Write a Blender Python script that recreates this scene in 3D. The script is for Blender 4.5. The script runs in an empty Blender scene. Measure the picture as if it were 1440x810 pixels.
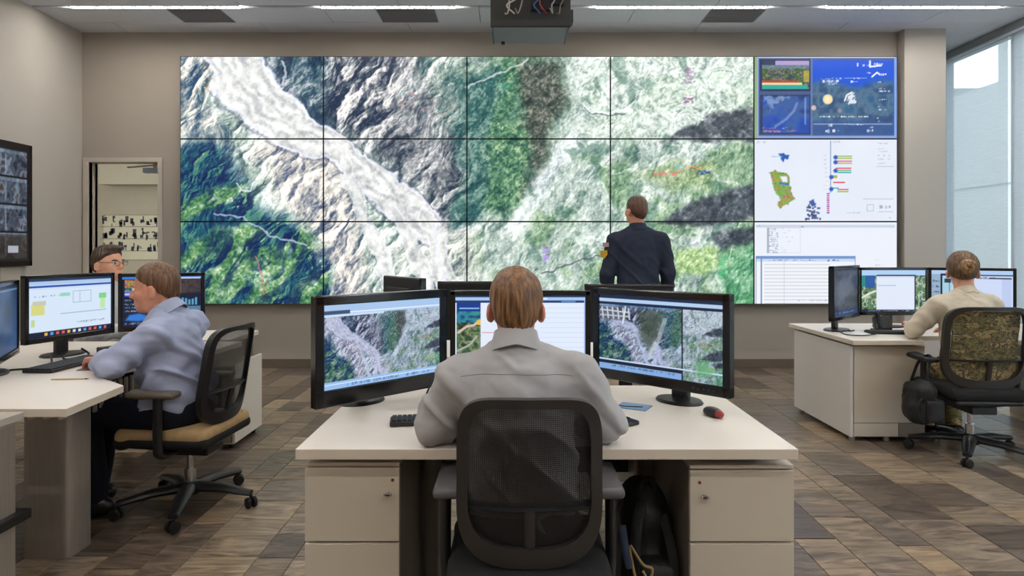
import bpy, bmesh, math, random
import numpy as np
from mathutils import Vector, Matrix, Euler, Quaternion

scene = bpy.context.scene
COL = scene.collection
PI = math.pi
random.seed(4)

# ------------------------------------------------------------------ camera
F, EYE = 900.0, 1.35                       # focal length in pixels of the 1440 frame, eye height in metres
cam_d = bpy.data.cameras.new('camera')
cam_d.sensor_width = 36.0
cam_d.lens = 36.0 * F / 1440.0
cam_d.shift_y = -55.0 / 1440.0
cam_d.clip_start = 0.05
cam_d.clip_end = 200
cam = bpy.data.objects.new('camera', cam_d)
cam.location = (0, 0, EYE)
cam.rotation_euler = (PI / 2, 0, 0)
COL.objects.link(cam)
scene.camera = cam

# ------------------------------------------------------------------ world, daylight, exposure
world = bpy.data.worlds.new('sky')
scene.world = world
world.use_nodes = True
wn = world.node_tree
wn.nodes['Background'].inputs[0].default_value = (0.80, 0.90, 1.0, 1)
wn.nodes['Background'].inputs[1].default_value = 5.2

sun_d = bpy.data.lights.new('sun', 'SUN')
sun_d.energy = 1.0
sun_d.angle = math.radians(1.0)
sun_d.color = (1.0, 0.93, 0.82)
sun = bpy.data.objects.new('sun', sun_d)
sun.rotation_euler = Vector((0.62, 0.50, -0.62)).to_track_quat('-Z', 'Y').to_euler()
sun.location = (-6, -6, 14)
COL.objects.link(sun)

vs = scene.view_settings
vs.view_transform = 'Standard'
vs.look = 'None'
vs.exposure = 0.0
vs.gamma = 1.0
vs.use_curve_mapping = False
LAMP = 88.0                                # radiance of the ceiling light strips
SCREEN = 1.0                               # radiance of a white pixel on a display

# ------------------------------------------------------------------ helpers: colours and materials
def lin(c):
    return tuple(((v / 255.0) / 12.92 if v / 255.0 <= 0.04045 else ((v / 255.0 + 0.055) / 1.055) ** 2.4) for v in c)

MATS = {}
def mat(name, rgb, rough=0.5, metal=0.0, noise=0.0, scale=8.0, bump=0.0, bscale=60.0, spec=0.5, stretch=(1, 1, 1), coat=0.0):
    """Principled material with procedural variation of colour and fine relief."""
    if name in MATS:
        return MATS[name]
    m = bpy.data.materials.new(name)
    m.use_nodes = True
    nt = m.node_tree
    b = nt.nodes['Principled BSDF']
    c = lin(rgb)
    b.inputs['Roughness'].default_value = rough
    b.inputs['Metallic'].default_value = metal
    b.inputs['Specular IOR Level'].default_value = spec
    b.inputs['Coat Weight'].default_value = coat
    tc = nt.nodes.new('ShaderNodeTexCoord')
    mp = nt.nodes.new('ShaderNodeMapping')
    mp.inputs['Scale'].default_value = stretch
    nt.links.new(tc.outputs['Object'], mp.inputs['Vector'])
    n = nt.nodes.new('ShaderNodeTexNoise')
    n.inputs['Scale'].default_value = scale
    n.inputs['Detail'].default_value = 4
    nt.links.new(mp.outputs[0], n.inputs['Vector'])
    r = nt.nodes.new('ShaderNodeValToRGB')
    lo = [max(0, v * (1 - noise)) for v in c]
    hi = [min(1, v * (1 + noise)) for v in c]
    r.color_ramp.elements[0].position = 0.3
    r.color_ramp.elements[1].position = 0.7
    r.color_ramp.elements[0].color = (*lo, 1)
    r.color_ramp.elements[1].color = (*hi, 1)
    nt.links.new(n.outputs['Fac'], r.inputs['Fac'])
    nt.links.new(r.outputs['Color'], b.inputs['Base Color'])
    if bump > 0:
        n2 = nt.nodes.new('ShaderNodeTexNoise')
        n2.inputs['Scale'].default_value = bscale
        n2.inputs['Detail'].default_value = 3
        nt.links.new(mp.outputs[0], n2.inputs['Vector'])
        bp = nt.nodes.new('ShaderNodeBump')
        bp.inputs['Strength'].default_value = bump
        bp.inputs['Distance'].default_value = 0.004
        nt.links.new(n2.outputs['Fac'], bp.inputs['Height'])
        nt.links.new(bp.outputs['Normal'], b.inputs['Normal'])
    MATS[name] = m
    return m

def emit_mat(name, rgb, strength):
    m = bpy.data.materials.new(name)
    m.use_nodes = True
    b = m.node_tree.nodes['Principled BSDF']
    b.inputs['Base Color'].default_value = (0.8, 0.8, 0.8, 1)
    b.inputs['Emission Color'].default_value = (*lin(rgb), 1)
    b.inputs['Emission Strength'].default_value = strength
    MATS[name] = m
    return m

def screen_material(name, strength, attr='pixel'):
    """A lit display: the picture is a colour attribute, a little fine noise on top, glossy glass."""
    m = bpy.data.materials.new(name)
    m.use_nodes = True
    nt = m.node_tree
    b = nt.nodes['Principled BSDF']
    a = nt.nodes.new('ShaderNodeAttribute')
    a.attribute_name = attr
    b.inputs['Base Color'].default_value = (0.01, 0.01, 0.012, 1)
    b.inputs['Roughness'].default_value = 0.35
    b.inputs['Specular IOR Level'].default_value = 0.25
    nt.links.new(a.outputs['Color'], b.inputs['Emission Color'])
    b.inputs['Emission Strength'].default_value = strength
    MATS[name] = m
    return m

M_WALL = mat('wall_paint', (190, 183, 174), 0.75, noise=0.02, scale=1.5, bump=0.06, bscale=220, spec=0.25)
M_WALLB = mat('wall_paint_taupe', (170, 161, 150), 0.75, noise=0.02, scale=1.5, bump=0.06, bscale=220, spec=0.25)
M_TRIM = mat('door_trim_paint', (196, 186, 174), 0.45, noise=0.02, spec=0.4)
M_BASEB = mat('baseboard_vinyl', (104, 92, 80), 0.5, noise=0.05)
M_CEIL = mat('ceiling_tile', (218, 220, 228), 0.85, noise=0.03, scale=30, bump=0.1, bscale=300, spec=0.15)
M_CEILG = mat('ceiling_grid', (132, 132, 136), 0.7)
M_VENT = mat('vent_grey', (142, 140, 144), 0.7, noise=0.04, scale=40, bump=0.15, bscale=260)
M_DESK = mat('desk_laminate', (234, 226, 216), 0.38, noise=0.015, scale=3, spec=0.45)
M_EDGE = mat('desk_edge_band', (214, 201, 184), 0.5, noise=0.02)
M_PED = mat('cabinet_paint', (200, 189, 172), 0.42, noise=0.015, scale=3)
M_PEDSIDE = mat('cabinet_side_shaded', (136, 126, 114), 0.5, noise=0.06, scale=10, stretch=(1, 1, 0.15))  # shadow on the cabinet sides is put into this darker brown-grey
M_METAL = mat('brushed_column_metal', (168, 160, 150), 0.38, 0.55, noise=0.06, scale=14, stretch=(6, 6, 0.3))
M_CHROME = mat('chrome', (200, 200, 204), 0.18, 1.0)
M_BLACKP = mat('black_plastic', (26, 26, 28), 0.38, noise=0.15, scale=20, bump=0.03)
M_GLOSSB = mat('gloss_black_bezel', (14, 13, 15), 0.16, noise=0.1, spec=0.6)
M_BLACKR = mat('black_rubber', (18, 18, 19), 0.7, noise=0.2)
M_FABRICB = mat('black_fabric', (24, 24, 26), 0.9, noise=0.3, scale=60, bump=0.4, bscale=400)
M_GREYP = mat('grey_armrest_pad', (92, 90, 92), 0.55, noise=0.08)
M_FRAMEG = mat('graphite_chair_frame', (44, 41, 39), 0.36, noise=0.1, scale=12, spec=0.5)
M_TAN = mat('tan_seat_foam', (176, 146, 104), 0.85, noise=0.12, scale=30, bump=0.3, bscale=300)
M_CABLE = mat('black_cable', (20, 20, 22), 0.5)
M_SKIN = mat('skin', (224, 166, 138), 0.5, noise=0.10, scale=25, bump=0.05, bscale=200, spec=0.35)
M_SKIN2 = mat('ruddy_skin', (214, 150, 124), 0.5, noise=0.12, scale=25, bump=0.05, bscale=200, spec=0.35)
M_WHITE = mat('paper_white', (238, 238, 238), 0.7)

# ------------------------------------------------------------------ helpers: objects
def link(o, parent=None):
    COL.objects.link(o)
    if parent is not None:
        o.parent = parent
    return o

def thing(name, label, cat, loc=(0, 0, 0), rotz=0.0, group=None):
    o = bpy.data.objects.new(name, None)
    o.empty_display_size = 0.1
    o.location = loc
    o.rotation_euler = (0, 0, rotz)
    return tag(link(o), label, cat, group)

def tag(o, label=None, cat=None, group=None, kind=None):
    if label: o['label'] = label
    if cat: o['category'] = cat
    if group: o['group'] = group
    if kind: o['kind'] = kind
    return o

def finish(name, bm, m, parent=None, smooth=None, loc=None):
    me = bpy.data.meshes.new(name)
    bmesh.ops.recalc_face_normals(bm, faces=bm.faces)
    bm.to_mesh(me)
    bm.free()
    if smooth is not None:
        me.shade_smooth()
        me.set_sharp_from_angle(angle=math.radians(smooth))
    o = bpy.data.objects.new(name, me)
    for mm in (m if isinstance(m, (list, tuple)) else [m]):
        me.materials.append(mm)
    if loc is not None:
        o.location = loc
    return link(o, parent)

def NB():
    return bmesh.new()

def b_box(bm, c, s, bev=0.0, rot=None, seg=2):
    q = Euler(rot).to_quaternion() if rot is not None else None
    r = bmesh.ops.create_cube(bm, size=1.0, matrix=Matrix.LocRotScale(Vector(c), q, Vector(s)))
    if bev > 0:
        es = list({e for v in r['verts'] for e in v.link_edges})
        bmesh.ops.bevel(bm, geom=es, offset=bev, segments=seg, affect='EDGES', profile=0.5)
    return bm

def b_span(bm, x0, x1, y0, y1, z0, z1, bev=0.0):
    return b_box(bm, ((x0 + x1) / 2, (y0 + y1) / 2, (z0 + z1) / 2), (abs(x1 - x0), abs(y1 - y0), abs(z1 - z0)), bev)

def b_prism(bm, poly, z0, z1, bev=0.0):
    vs_ = [bm.verts.new((x, y, z0)) for x, y in poly]
    f = bm.faces.new(vs_)
    r = bmesh.ops.extrude_face_region(bm, geom=[f])
    nv = [v for v in r['geom'] if isinstance(v, bmesh.types.BMVert)]
    for v in nv:
        v.co.z = z1
    if bev > 0:
        es = list({e for v in vs_ + nv for e in v.link_edges})
        bmesh.ops.bevel(bm, geom=es, offset=bev, segments=2, affect='EDGES', profile=0.5)
    return bm

def b_tube(bm, pts, r, seg=10, caps=True, flat=1.0):
    """Tube along points; r a number or a list of radii."""
    pts = [Vector(p) for p in pts]
    n = len(pts)
    rr = r if isinstance(r, (list, tuple)) else [r] * n
    rings = []
    up = None
    for i, p in enumerate(pts):
        t = (pts[min(i + 1, n - 1)] - pts[max(i - 1, 0)]).normalized()
        if up is None:
            up = Vector((0, 0, 1)) if abs(t.z) < 0.9 else Vector((0, 1, 0))
        a = t.cross(up)
        if a.length < 1e-4:
            a = t.cross(Vector((1, 0, 0)))
        a.normalize()
        b = a.cross(t).normalized()
        up = b
        rings.append([bm.verts.new(p + (a * math.cos(2 * PI * k / seg) + b * math.sin(2 * PI * k / seg) * flat) * rr[i]) for k in range(seg)])
    for i in range(n - 1):
        for k in range(seg):
            bm.faces.new((rings[i][k], rings[i][(k + 1) % seg], rings[i + 1][(k + 1) % seg], rings[i + 1][k]))
    if caps:
        bm.faces.new(rings[0][::-1])
        bm.faces.new(rings[-1])
    return bm

def b_lathe(bm, prof, seg=20, c=(0, 0, 0), axis='Z'):
    """Revolve (r, h) pairs round an axis through c."""
    rings = []
    for r, h in prof:
        ring = []
        for k in range(seg):
            a = 2 * PI * k / seg
            x, y = r * math.cos(a), r * math.sin(a)
            p = {'Z': (x, y, h), 'X': (h, x, y), 'Y': (x, h, y)}[axis]
            ring.append(bm.verts.new(Vector(p) + Vector(c)))
        rings.append(ring)
    for i in range(len(rings) - 1):
        for k in range(seg):
            bm.faces.new((rings[i][k], rings[i][(k + 1) % seg], rings[i + 1][(k + 1) % seg], rings[i + 1][k]))
    bm.faces.new(rings[0][::-1])
    bm.faces.new(rings[-1])
    return bm

def spline(pts, n=8):
    """Catmull-Rom through points."""
    P = [Vector(p) for p in pts]
    P = [P[0] * 2 - P[1]] + P + [P[-1] * 2 - P[-2]]
    out = []
    for i in range(1, len(P) - 2):
        for k in range(n):
            t = k / n
            out.append(0.5 * ((2 * P[i]) + (P[i + 1] - P[i - 1]) * t + (2 * P[i - 1] - 5 * P[i] + 4 * P[i + 1] - P[i + 2]) * t * t
                              + (3 * P[i] - P[i - 1] - 3 * P[i + 1] + P[i + 2]) * t ** 3))
    out.append(P[-2])
    return out

def part(name, m, parent, *boxes, bev=0.002, smooth=None):
    """A part made of boxes ((cx,cy,cz),(sx,sy,sz)[,rot])."""
    bm = NB()
    for bx in boxes:
        b_box(bm, bx[0], bx[1], bev, bx[2] if len(bx) > 2 else None)
    return finish(name, bm, m, parent, smooth)

def at(px, py, Y):
    """Point of the room that the photograph's pixel shows at the depth Y."""
    return Vector(((px - 720) / F * Y, Y, EYE - (py - 350) / F * Y))

# ------------------------------------------------------------------ numpy noise
def _hash(ix, iy, seed):
    h = (ix.astype(np.int64) * 374761393 + iy.astype(np.int64) * 668265263 + seed * 974711) & 0x7fffffff
    h = ((h ^ (h >> 13)) * 1274126177) & 0x7fffffff
    return ((h ^ (h >> 16)) & 0xffff) / 65535.0

def vnoise(x, y, seed):
    ix, iy = np.floor(x), np.floor(y)
    fx, fy = x - ix, y - iy
    fx, fy = fx * fx * (3 - 2 * fx), fy * fy * (3 - 2 * fy)
    a, b = _hash(ix, iy, seed), _hash(ix + 1, iy, seed)
    c, d = _hash(ix, iy + 1, seed), _hash(ix + 1, iy + 1, seed)
    return (a * (1 - fx) + b * fx) * (1 - fy) + (c * (1 - fx) + d * fx) * fy

def fbm(x, y, octv=4, seed=1, ridged=False, gain=0.5):
    s, a, tot = 0.0, 1.0, 0.0
    for o in range(octv):
        n = vnoise(x * 2 ** o + 17.3 * o, y * 2 ** o - 9.1 * o, seed + o)
        if ridged:
            n = 1 - np.abs(2 * n - 1)
        s = s + a * n
        tot += a
        a *= gain
    return s / tot

def noise3(p, f, seed):
    """Cheap smooth noise on 3-D points from three planes."""
    x, y, z = p[:, 0] * f, p[:, 1] * f, p[:, 2] * f
    return (fbm(x + 31, y + z * 0.6, 3, seed) + fbm(y + 57, z + x * 0.6, 3, seed + 9) + fbm(z + 11, x + y * 0.6, 3, seed + 17)) / 3 - 0.5

# ------------------------------------------------------------------ smooth bodies: distance field + surface nets
def cap(a, b, ra, rb=None, k=0.03):
    return ('cap', np.array(a, float), np.array(b, float), ra, ra if rb is None else rb, k)

def ell(c, r, R=None, k=0.03):
    return ('ell', np.array(c, float), np.array(r, float), np.array(R, float) if R is not None else np.eye(3), k)

def rbox(c, r, rad, R=None, k=0.03):
    return ('box', np.array(c, float), np.array(r, float), np.array(R, float) if R is not None else np.eye(3), rad, k)

def _bounds(p):
    if p[0] == 'cap':
        m = max(p[3], p[4])
        return np.minimum(p[1], p[2]) - m, np.maximum(p[1], p[2]) + m
    if p[0] == 'ell':
        e = np.abs(p[3]) @ p[2]
        return p[1] - e, p[1] + e
    e = np.abs(p[3]) @ p[2]
    return p[1] - e, p[1] + e

def _dist(p, X):
    if p[0] == 'cap':
        ab = p[2] - p[1]
        L = max(ab @ ab, 1e-9)
        d = X - p[1]
        t = np.clip((d @ ab) / L, 0, 1)
        q = d - t[..., None] * ab
        return np.sqrt((q * q).sum(-1)) - (p[3] + (p[4] - p[3]) * t)
    q = (X - p[1]) @ p[3]
    if p[0] == 'ell':
        r = p[2]
        k0 = np.sqrt(((q / r) ** 2).sum(-1))
        k1 = np.sqrt(((q / (r * r)) ** 2).sum(-1))
        return k0 * (k0 - 1) / np.maximum(k1, 1e-6)
    q = np.abs(q) - (p[2] - p[4])
    return np.sqrt((np.maximum(q, 0) ** 2).sum(-1)) + np.minimum(q.max(-1), 0) - p[4]

def sdf_mesh(prims, h=0.008, cuts=(), subs=()):
    """cuts: half-spaces (n, c) kept where n.p > c.  subs: primitives taken away."""
    B = [_bounds(p) for p in prims]
    lo = np.min([b[0] for b in B], 0) - 3 * h
    hi = np.max([b[1] for b in B], 0) + 3 * h
    n = np.ceil((hi - lo) / h).astype(int) + 1
    D = np.full(n, 1.0, np.float32)
    ax = [lo[i] + h * np.arange(n[i]) for i in range(3)]
    def region(b, mg):
        i0 = np.maximum(np.floor((b[0] - mg - lo) / h).astype(int), 0)
        i1 = np.minimum(np.ceil((b[1] + mg - lo) / h).astype(int) + 1, n)
        sl = tuple(slice(i0[i], i1[i]) for i in range(3))
        X = np.stack(np.meshgrid(*[ax[i][sl[i]] for i in range(3)], indexing='ij'), -1)
        return sl, X
    for p, b in zip(prims, B):
        k = p[-1]
        sl, X = region(b, k + 2 * h)
        d = _dist(p, X)
        d0 = D[sl]
        hh = np.clip(0.5 + 0.5 * (d0 - d) / k, 0, 1)
        D[sl] = d0 * (1 - hh) + d * hh - k * hh * (1 - hh)
    for p in subs:
        k = p[-1]
        sl, X = region(_bounds(p), k + 2 * h)
        d = -_dist(p, X)
        d0 = D[sl]
        hh = np.clip(0.5 - 0.5 * (d0 - d) / k, 0, 1)
        D[sl] = d0 * (1 - hh) + d * hh + k * hh * (1 - hh)
    if cuts:
        X = np.stack(np.meshgrid(*ax, indexing='ij'), -1)
        for nn, c in cuts:
            nn = np.array(nn, float)
            nn /= np.linalg.norm(nn)
            D = np.maximum(D, c - X @ nn)
    s = D < 0
    cn = sum(s[i:n[0] - 1 + i, j:n[1] - 1 + j, k:n[2] - 1 + k].astype(np.int8) for i in (0, 1) for j in (0, 1) for k in (0, 1))
    mixed = (cn > 0) & (cn < 8)
    idx = np.full(mixed.shape, -1)
    nv = int(mixed.sum())
    idx[mixed] = np.arange(nv)
    I = np.stack(np.nonzero(mixed), -1)
    acc = np.zeros((nv, 3))
    cnt = np.zeros(nv)
    for a in range(3):
        o1, o2 = [q for q in range(3) if q != a]
        for u in (0, 1):
            for v in (0, 1):
                p0 = I.copy(); p0[:, o1] += u; p0[:, o2] += v
                p1 = p0.copy(); p1[:, a] += 1
                d0 = D[p0[:, 0], p0[:, 1], p0[:, 2]]; d1 = D[p1[:, 0], p1[:, 1], p1[:, 2]]
                x = (d0 < 0) != (d1 < 0)
                t = np.where(x, d0 / np.where(x, d0 - d1, 1), 0)
                P = p0.astype(float); P[:, a] += t
                acc += P * x[:, None]
                cnt += x
    V = lo + h * acc / cnt[:, None]
    Q = []
    for a in range(3):
        o1, o2 = (a + 1) % 3, (a + 2) % 3
        sl0 = [slice(None)] * 3; sl1 = [slice(None)] * 3
        sl0[a] = slice(0, n[a] - 1); sl1[a] = slice(1, n[a])
        x = s[tuple(sl0)] != s[tuple(sl1)]
        e = np.stack(np.nonzero(x), -1)
        e = e[(e[:, o1] > 0) & (e[:, o2] > 0) & (e[:, o1] < n[o1] - 1) & (e[:, o2] < n[o2] - 1)]
        ins = s[e[:, 0], e[:, 1], e[:, 2]]
        def cell(du, dv):
            c = e.copy(); c[:, o1] -= du; c[:, o2] -= dv
            return idx[c[:, 0], c[:, 1], c[:, 2]]
        q = np.stack([cell(1, 1), cell(0, 1), cell(0, 0), cell(1, 0)], -1)
        q[~ins] = q[~ins][:, ::-1]
        Q.append(q)
    return V, np.concatenate(Q)

def mesh_obj(name, V, Q, m, parent=None, origin=(0, 0, 0), smooth=True):
    me = bpy.data.meshes.new(name)
    V = np.asarray(V, float) - np.array(origin, float)
    nv, nq = len(V), len(Q)
    me.vertices.add(nv)
    me.vertices.foreach_set('co', V.astype(np.float32).ravel())
    me.loops.add(nq * 4)
    me.loops.foreach_set('vertex_index', np.asarray(Q, np.int32).ravel())
    me.polygons.add(nq)
    me.polygons.foreach_set('loop_start', np.arange(0, nq * 4, 4, dtype=np.int32))
    me.update(calc_edges=True)
    me.validate()
    if smooth:
        me.shade_smooth()
    me.materials.append(m)
    return link(bpy.data.objects.new(name, me), parent)

def normals_of(V, Q):
    a = V[Q[:, 2]] - V[Q[:, 0]]
    b = V[Q[:, 3]] - V[Q[:, 1]]
    f = np.cross(a, b)
    N = np.zeros_like(V)
    for i in range(4):
        np.add.at(N, Q[:, i], f)
    return N / np.maximum(np.linalg.norm(N, axis=1), 1e-9)[:, None]

def relax(V, Q, it=2):
    """Laplacian smoothing that takes the grid steps out of a field mesh."""
    for _ in range(it):
        A = np.zeros_like(V)
        c = np.zeros(len(V))
        for i in range(4):
            np.add.at(A, Q[:, i], V[Q[:, (i + 1) % 4]] + V[Q[:, (i + 3) % 4]])
            np.add.at(c, Q[:, i], 2)
        V = 0.5 * V + 0.5 * A / np.maximum(c, 1)[:, None]
    return V
# ================================================================== the room
XL, XR, YB, ZC = -4.89, 5.50, 7.28, 3.81       # left wall, window wall, back wall, ceiling
YN = -3.2                                      # wall behind the camera
DX0, DX1, DZ = -4.81, -4.02, 2.335            # door opening in the back wall
CX0, CX1 = 4.385, 4.85                         # pier at the right end of the back wall

# ---- floor: slab with grout colour, and slate-look tiles laid in strips towards the back wall
def tile_material():
    m = bpy.data.materials.new('slate_tile')
    m.use_nodes = True
    nt = m.node_tree
    L = nt.links.new
    b = nt.nodes['Principled BSDF']
    geo = nt.nodes.new('ShaderNodeNewGeometry')
    inf = nt.nodes.new('ShaderNodeObjectInfo')
    add = nt.nodes.new('ShaderNodeMath'); add.operation = 'ADD'
    L(geo.outputs['Random Per Island'], add.inputs[0]); L(inf.outputs['Random'], add.inputs[1])
    fr = nt.nodes.new('ShaderNodeMath'); fr.operation = 'FRACT'
    L(add.outputs[0], fr.inputs[0])
    ramp = nt.nodes.new('ShaderNodeValToRGB')
    cols = [(0.0, (74, 64, 57)), (0.16, (108, 94, 81)), (0.32, (90, 82, 77)), (0.48, (136, 117, 95)), (0.62, (114, 101, 89)), (0.76, (150, 133, 112)), (0.88, (80, 69, 60)), (1.0, (126, 111, 97))]
    cr = ramp.color_ramp
    cr.elements[0].position = 0.0; cr.elements[0].color = (*lin(cols[0][1]), 1)
    cr.elements[1].position = 1.0; cr.elements[1].color = (*lin(cols[-1][1]), 1)
    for p, c in cols[1:-1]:
        e = cr.elements.new(p); e.color = (*lin(c), 1)
    L(fr.outputs[0], ramp.inputs['Fac'])
    # veins: stretched noise on world position, shifted per tile
    sc = nt.nodes.new('ShaderNodeVectorMath'); sc.operation = 'MULTIPLY'
    sc.inputs[1].default_value = (2.0, 9.0, 1.0)
    L(geo.outputs['Position'], sc.inputs[0])
    off = nt.nodes.new('ShaderNodeVectorMath'); off.operation = 'ADD'
    cmb = nt.nodes.new('ShaderNodeCombineXYZ')
    mul = nt.nodes.new('ShaderNodeMath'); mul.operation = 'MULTIPLY'; mul.inputs[1].default_value = 37.0
    L(fr.outputs[0], mul.inputs[0]); L(mul.outputs[0], cmb.inputs[0]); L(mul.outputs[0], cmb.inputs[2])
    L(sc.outputs[0], off.inputs[0]); L(cmb.outputs[0], off.inputs[1])
    n = nt.nodes.new('ShaderNodeTexNoise')
    n.inputs['Scale'].default_value = 1.3; n.inputs['Detail'].default_value = 6; n.inputs['Roughness'].default_value = 0.62
    n.inputs['Distortion'].default_value = 2.4
    L(off.outputs[0], n.inputs['Vector'])
    vr = nt.nodes.new('ShaderNodeValToRGB')
    vr.color_ramp.elements[0].position = 0.32; vr.color_ramp.elements[0].color = (0.32, 0.32, 0.34, 1)
    vr.color_ramp.elements[1].position = 0.70; vr.color_ramp.elements[1].color = (1.95, 1.9, 1.8, 1)
    L(n.outputs['Fac'], vr.inputs['Fac'])
    mx = nt.nodes.new('ShaderNodeMix'); mx.data_type = 'RGBA'; mx.blend_type = 'MULTIPLY'; mx.inputs[0].default_value = 1.0
    L(ramp.outputs['Color'], mx.inputs[6]); L(vr.outputs['Color'], mx.inputs[7])
    L(mx.outputs[2], b.inputs['Base Color'])
    rr = nt.nodes.new('ShaderNodeMapRange'); rr.inputs[3].default_value = 0.24; rr.inputs[4].default_value = 0.42
    L(n.outputs['Fac'], rr.inputs[0]); L(rr.outputs[0], b.inputs['Roughness'])
    bp = nt.nodes.new('ShaderNodeBump'); bp.inputs['Strength'].default_value = 0.35; bp.inputs['Distance'].default_value = 0.004
    L(n.outputs['Fac'], bp.inputs['Height']); L(bp.outputs['Normal'], b.inputs['Normal'])
    return m
M_TILE = tile_material()
M_GROUT = mat('tile_grout', (140, 126, 110), 0.9, noise=0.1, scale=30)

bm = NB()
b_span(bm, XL - 0.15, XR + 0.15, YN - 0.15, 9.9, -0.16, -0.004)
floor = tag(finish('floor', bm, M_GROUT), kind='structure')

bm = NB()
b_box(bm, (0, 0, 0), (1, 1, 1))
for v in bm.verts:
    if v.co.z > 0:
        v.co.x *= 0.985; v.co.y *= 0.992
tile_me = bpy.data.meshes.new('tile')
bm.to_mesh(tile_me); bm.free()
tile_me.materials.append(M_TILE)
tiles = []
rng = random.Random(11)
x = XL
while x < XR - 0.02:
    w = rng.choice((0.16, 0.2, 0.24, 0.3))
    if x + w > XR - 0.08:
        w = XR - x
    y = YN + rng.random() * -0.3
    while y < 9.7:
        l = rng.choice((0.24, 0.32, 0.42, 0.52, 0.62))
        y0, y1 = max(y, YN), min(y + l, 9.7)
        if y1 - y0 > 0.03:
            tiles.append((x, y0, w, y1 - y0))
        y += l
    x += w
def in_view(t):
    cx, cy = t[0] + t[2] / 2, t[1] + t[3] / 2
    return cy > 2.55 and abs(cx) < 0.82 * cy and cy < YB
under = lambda t: -0.66 < t[0] + t[2] / 2 < 0.86 and t[1] < 3.9
view = sorted([t for t in tiles if in_view(t)], key=lambda t: t[1] + (3 if under(t) else 0))
near = set(view[:300])
for (x, y, w, l) in view[:300]:
    o = bpy.data.objects.new('tile', tile_me)
    o.location = (x + w / 2, y + l / 2, -0.004 - 0.0008 * rng.random())
    o.scale = (w - 0.004, l - 0.004, 0.008)
    link(o, floor)
bm = NB()
for t in tiles:
    if t not in near:
        x, y, w, l = t
        b_box(bm, (x + w / 2, y + l / 2, -0.004 - 0.0008 * rng.random()), (w - 0.004, l - 0.004, 0.008))
tag(finish('tile_field', bm, M_TILE, floor), kind='stuff')

# ---- walls
bm = NB()
b_span(bm, XL - 0.15, XL, YN - 0.15, YB, 0, ZC + 0.3)
wall_left = tag(finish('wall_left', bm, M_WALL), kind='structure')
bm = NB()                                     # back wall round the door opening
b_span(bm, XL, DX0, YB, YB + 0.15, 0, ZC + 0.3)
b_span(bm, DX0, DX1, YB, YB + 0.15, DZ, ZC + 0.3)
b_span(bm, DX1, CX1, YB, YB + 0.15, 0, ZC + 0.3)
wall_back = tag(finish('wall_back', bm, M_WALLB), kind='structure')
bm = NB()
b_span(bm, CX0, CX1, YB - 0.13, YB, 0, ZC, 0.004)
tag(finish('wall_pier', bm, M_WALL), kind='structure')
bm = NB()                                     # side return and end of the bay beside the windows
b_span(bm, CX1 - 0.15, CX1, YB + 0.15, 8.6, 0, ZC + 0.3)
b_span(bm, CX1 - 0.15, XR + 0.15, 8.6, 8.75, 0, ZC + 0.3)
tag(finish('wall_bay', bm, M_WALL), kind='structure')
bm = NB()
b_span(bm, XL - 0.15, XR + 0.15, YN - 0.15, YN, 0, ZC + 0.3)
tag(finish('wall_rear', bm, M_WALL), kind='structure')
bm = NB()                                     # head and near end of the window wall
b_span(bm, XR, XR + 0.15, YN, 8.6, ZC - 0.06, ZC + 0.3)
tag(finish('wall_right', bm, M_WALL), kind='structure')
bm = NB()
b_span(bm, XR, XR + 0.15, YN, YN + 0.5, 0, ZC - 0.06)
tag(finish('wall_right_near', bm, M_WALL), kind='structure')
bm = NB()
b_span(bm, XR, XR + 0.15, 8.2, 8.6, 0, ZC - 0.06)
tag(finish('wall_right_far', bm, M_WALL), kind='structure')
bm = NB()
b_span(bm, DX1 + 0.05, CX0, YB - 0.015, YB, 0, 0.10, 0.003)
tag(finish('baseboard_back', bm, M_BASEB), kind='structure')
bm = NB()
b_span(bm, XL, XL + 0.015, YN, YB, 0, 0.10, 0.003)
tag(finish('baseboard_left', bm, M_BASEB), kind='structure')
bm = NB()
b_span(bm, CX0, CX1, YB - 0.145, YB - 0.13, 0, 0.10, 0.003)
tag(finish('baseboard_pier', bm, M_BASEB), kind='structure')

# ---- door frame, and the lobby seen through it
tr = bpy.data.objects.new('door_1', None); link(tr); tag(tr, kind='structure'); tr.location = ((DX0 + DX1) / 2, YB, 0)
def dpart(name, m, x0, x1, y0, y1, z0, z1, bev=0.004):
    bm = NB(); b_span(bm, x0, x1, y0, y1, z0, z1, bev)
    o = finish(name, bm, m, tr); o.location = -Vector(tr.location); return o
dpart('jamb', M_TRIM, DX0 - 0.06, DX0, YB - 0.02, YB + 0.15, 0, DZ)
dpart('jamb', M_TRIM, DX1, DX1 + 0.05, YB - 0.02, YB + 0.15, 0, DZ)
dpart('head_frame', M_TRIM, DX0 - 0.06, DX1 + 0.05, YB - 0.02, YB + 0.15, DZ, DZ + 0.05)
dpart('door_stop', M_TRIM, DX0, DX0 + 0.012, YB + 0.05, YB + 0.09, 0, DZ)
cl = thing('door_closer', 'small blue-grey door closer under the head of the open doorway', 'door closer', (-4.14, YB + 0.11, DZ - 0.09))
part('closer_body', mat('closer_grey', (150, 156, 172), 0.4, 0.3), cl, ((0, 0, 0.01), (0.22, 0.06, 0.06)), bev=0.006)
part('closer_arm', M_METAL, cl, ((-0.16, 0.02, 0.06), (0.3, 0.03, 0.015), (0, -0.08, 0)), ((0.02, 0, 0.06), (0.03, 0.03, 0.055)))
M_LOB = mat('lobby_wall', (146, 133, 108), 0.8, noise=0.03)
bm = NB()
b_span(bm, -6.6, -3.4, 9.55, 9.7, -0.004, 3.0)
b_span(bm, -6.75, -6.6, YB + 0.15, 9.7, -0.004, 3.0)
b_span(bm, -3.4, -3.25, YB + 0.15, 9.7, -0.004, 3.0)
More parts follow.
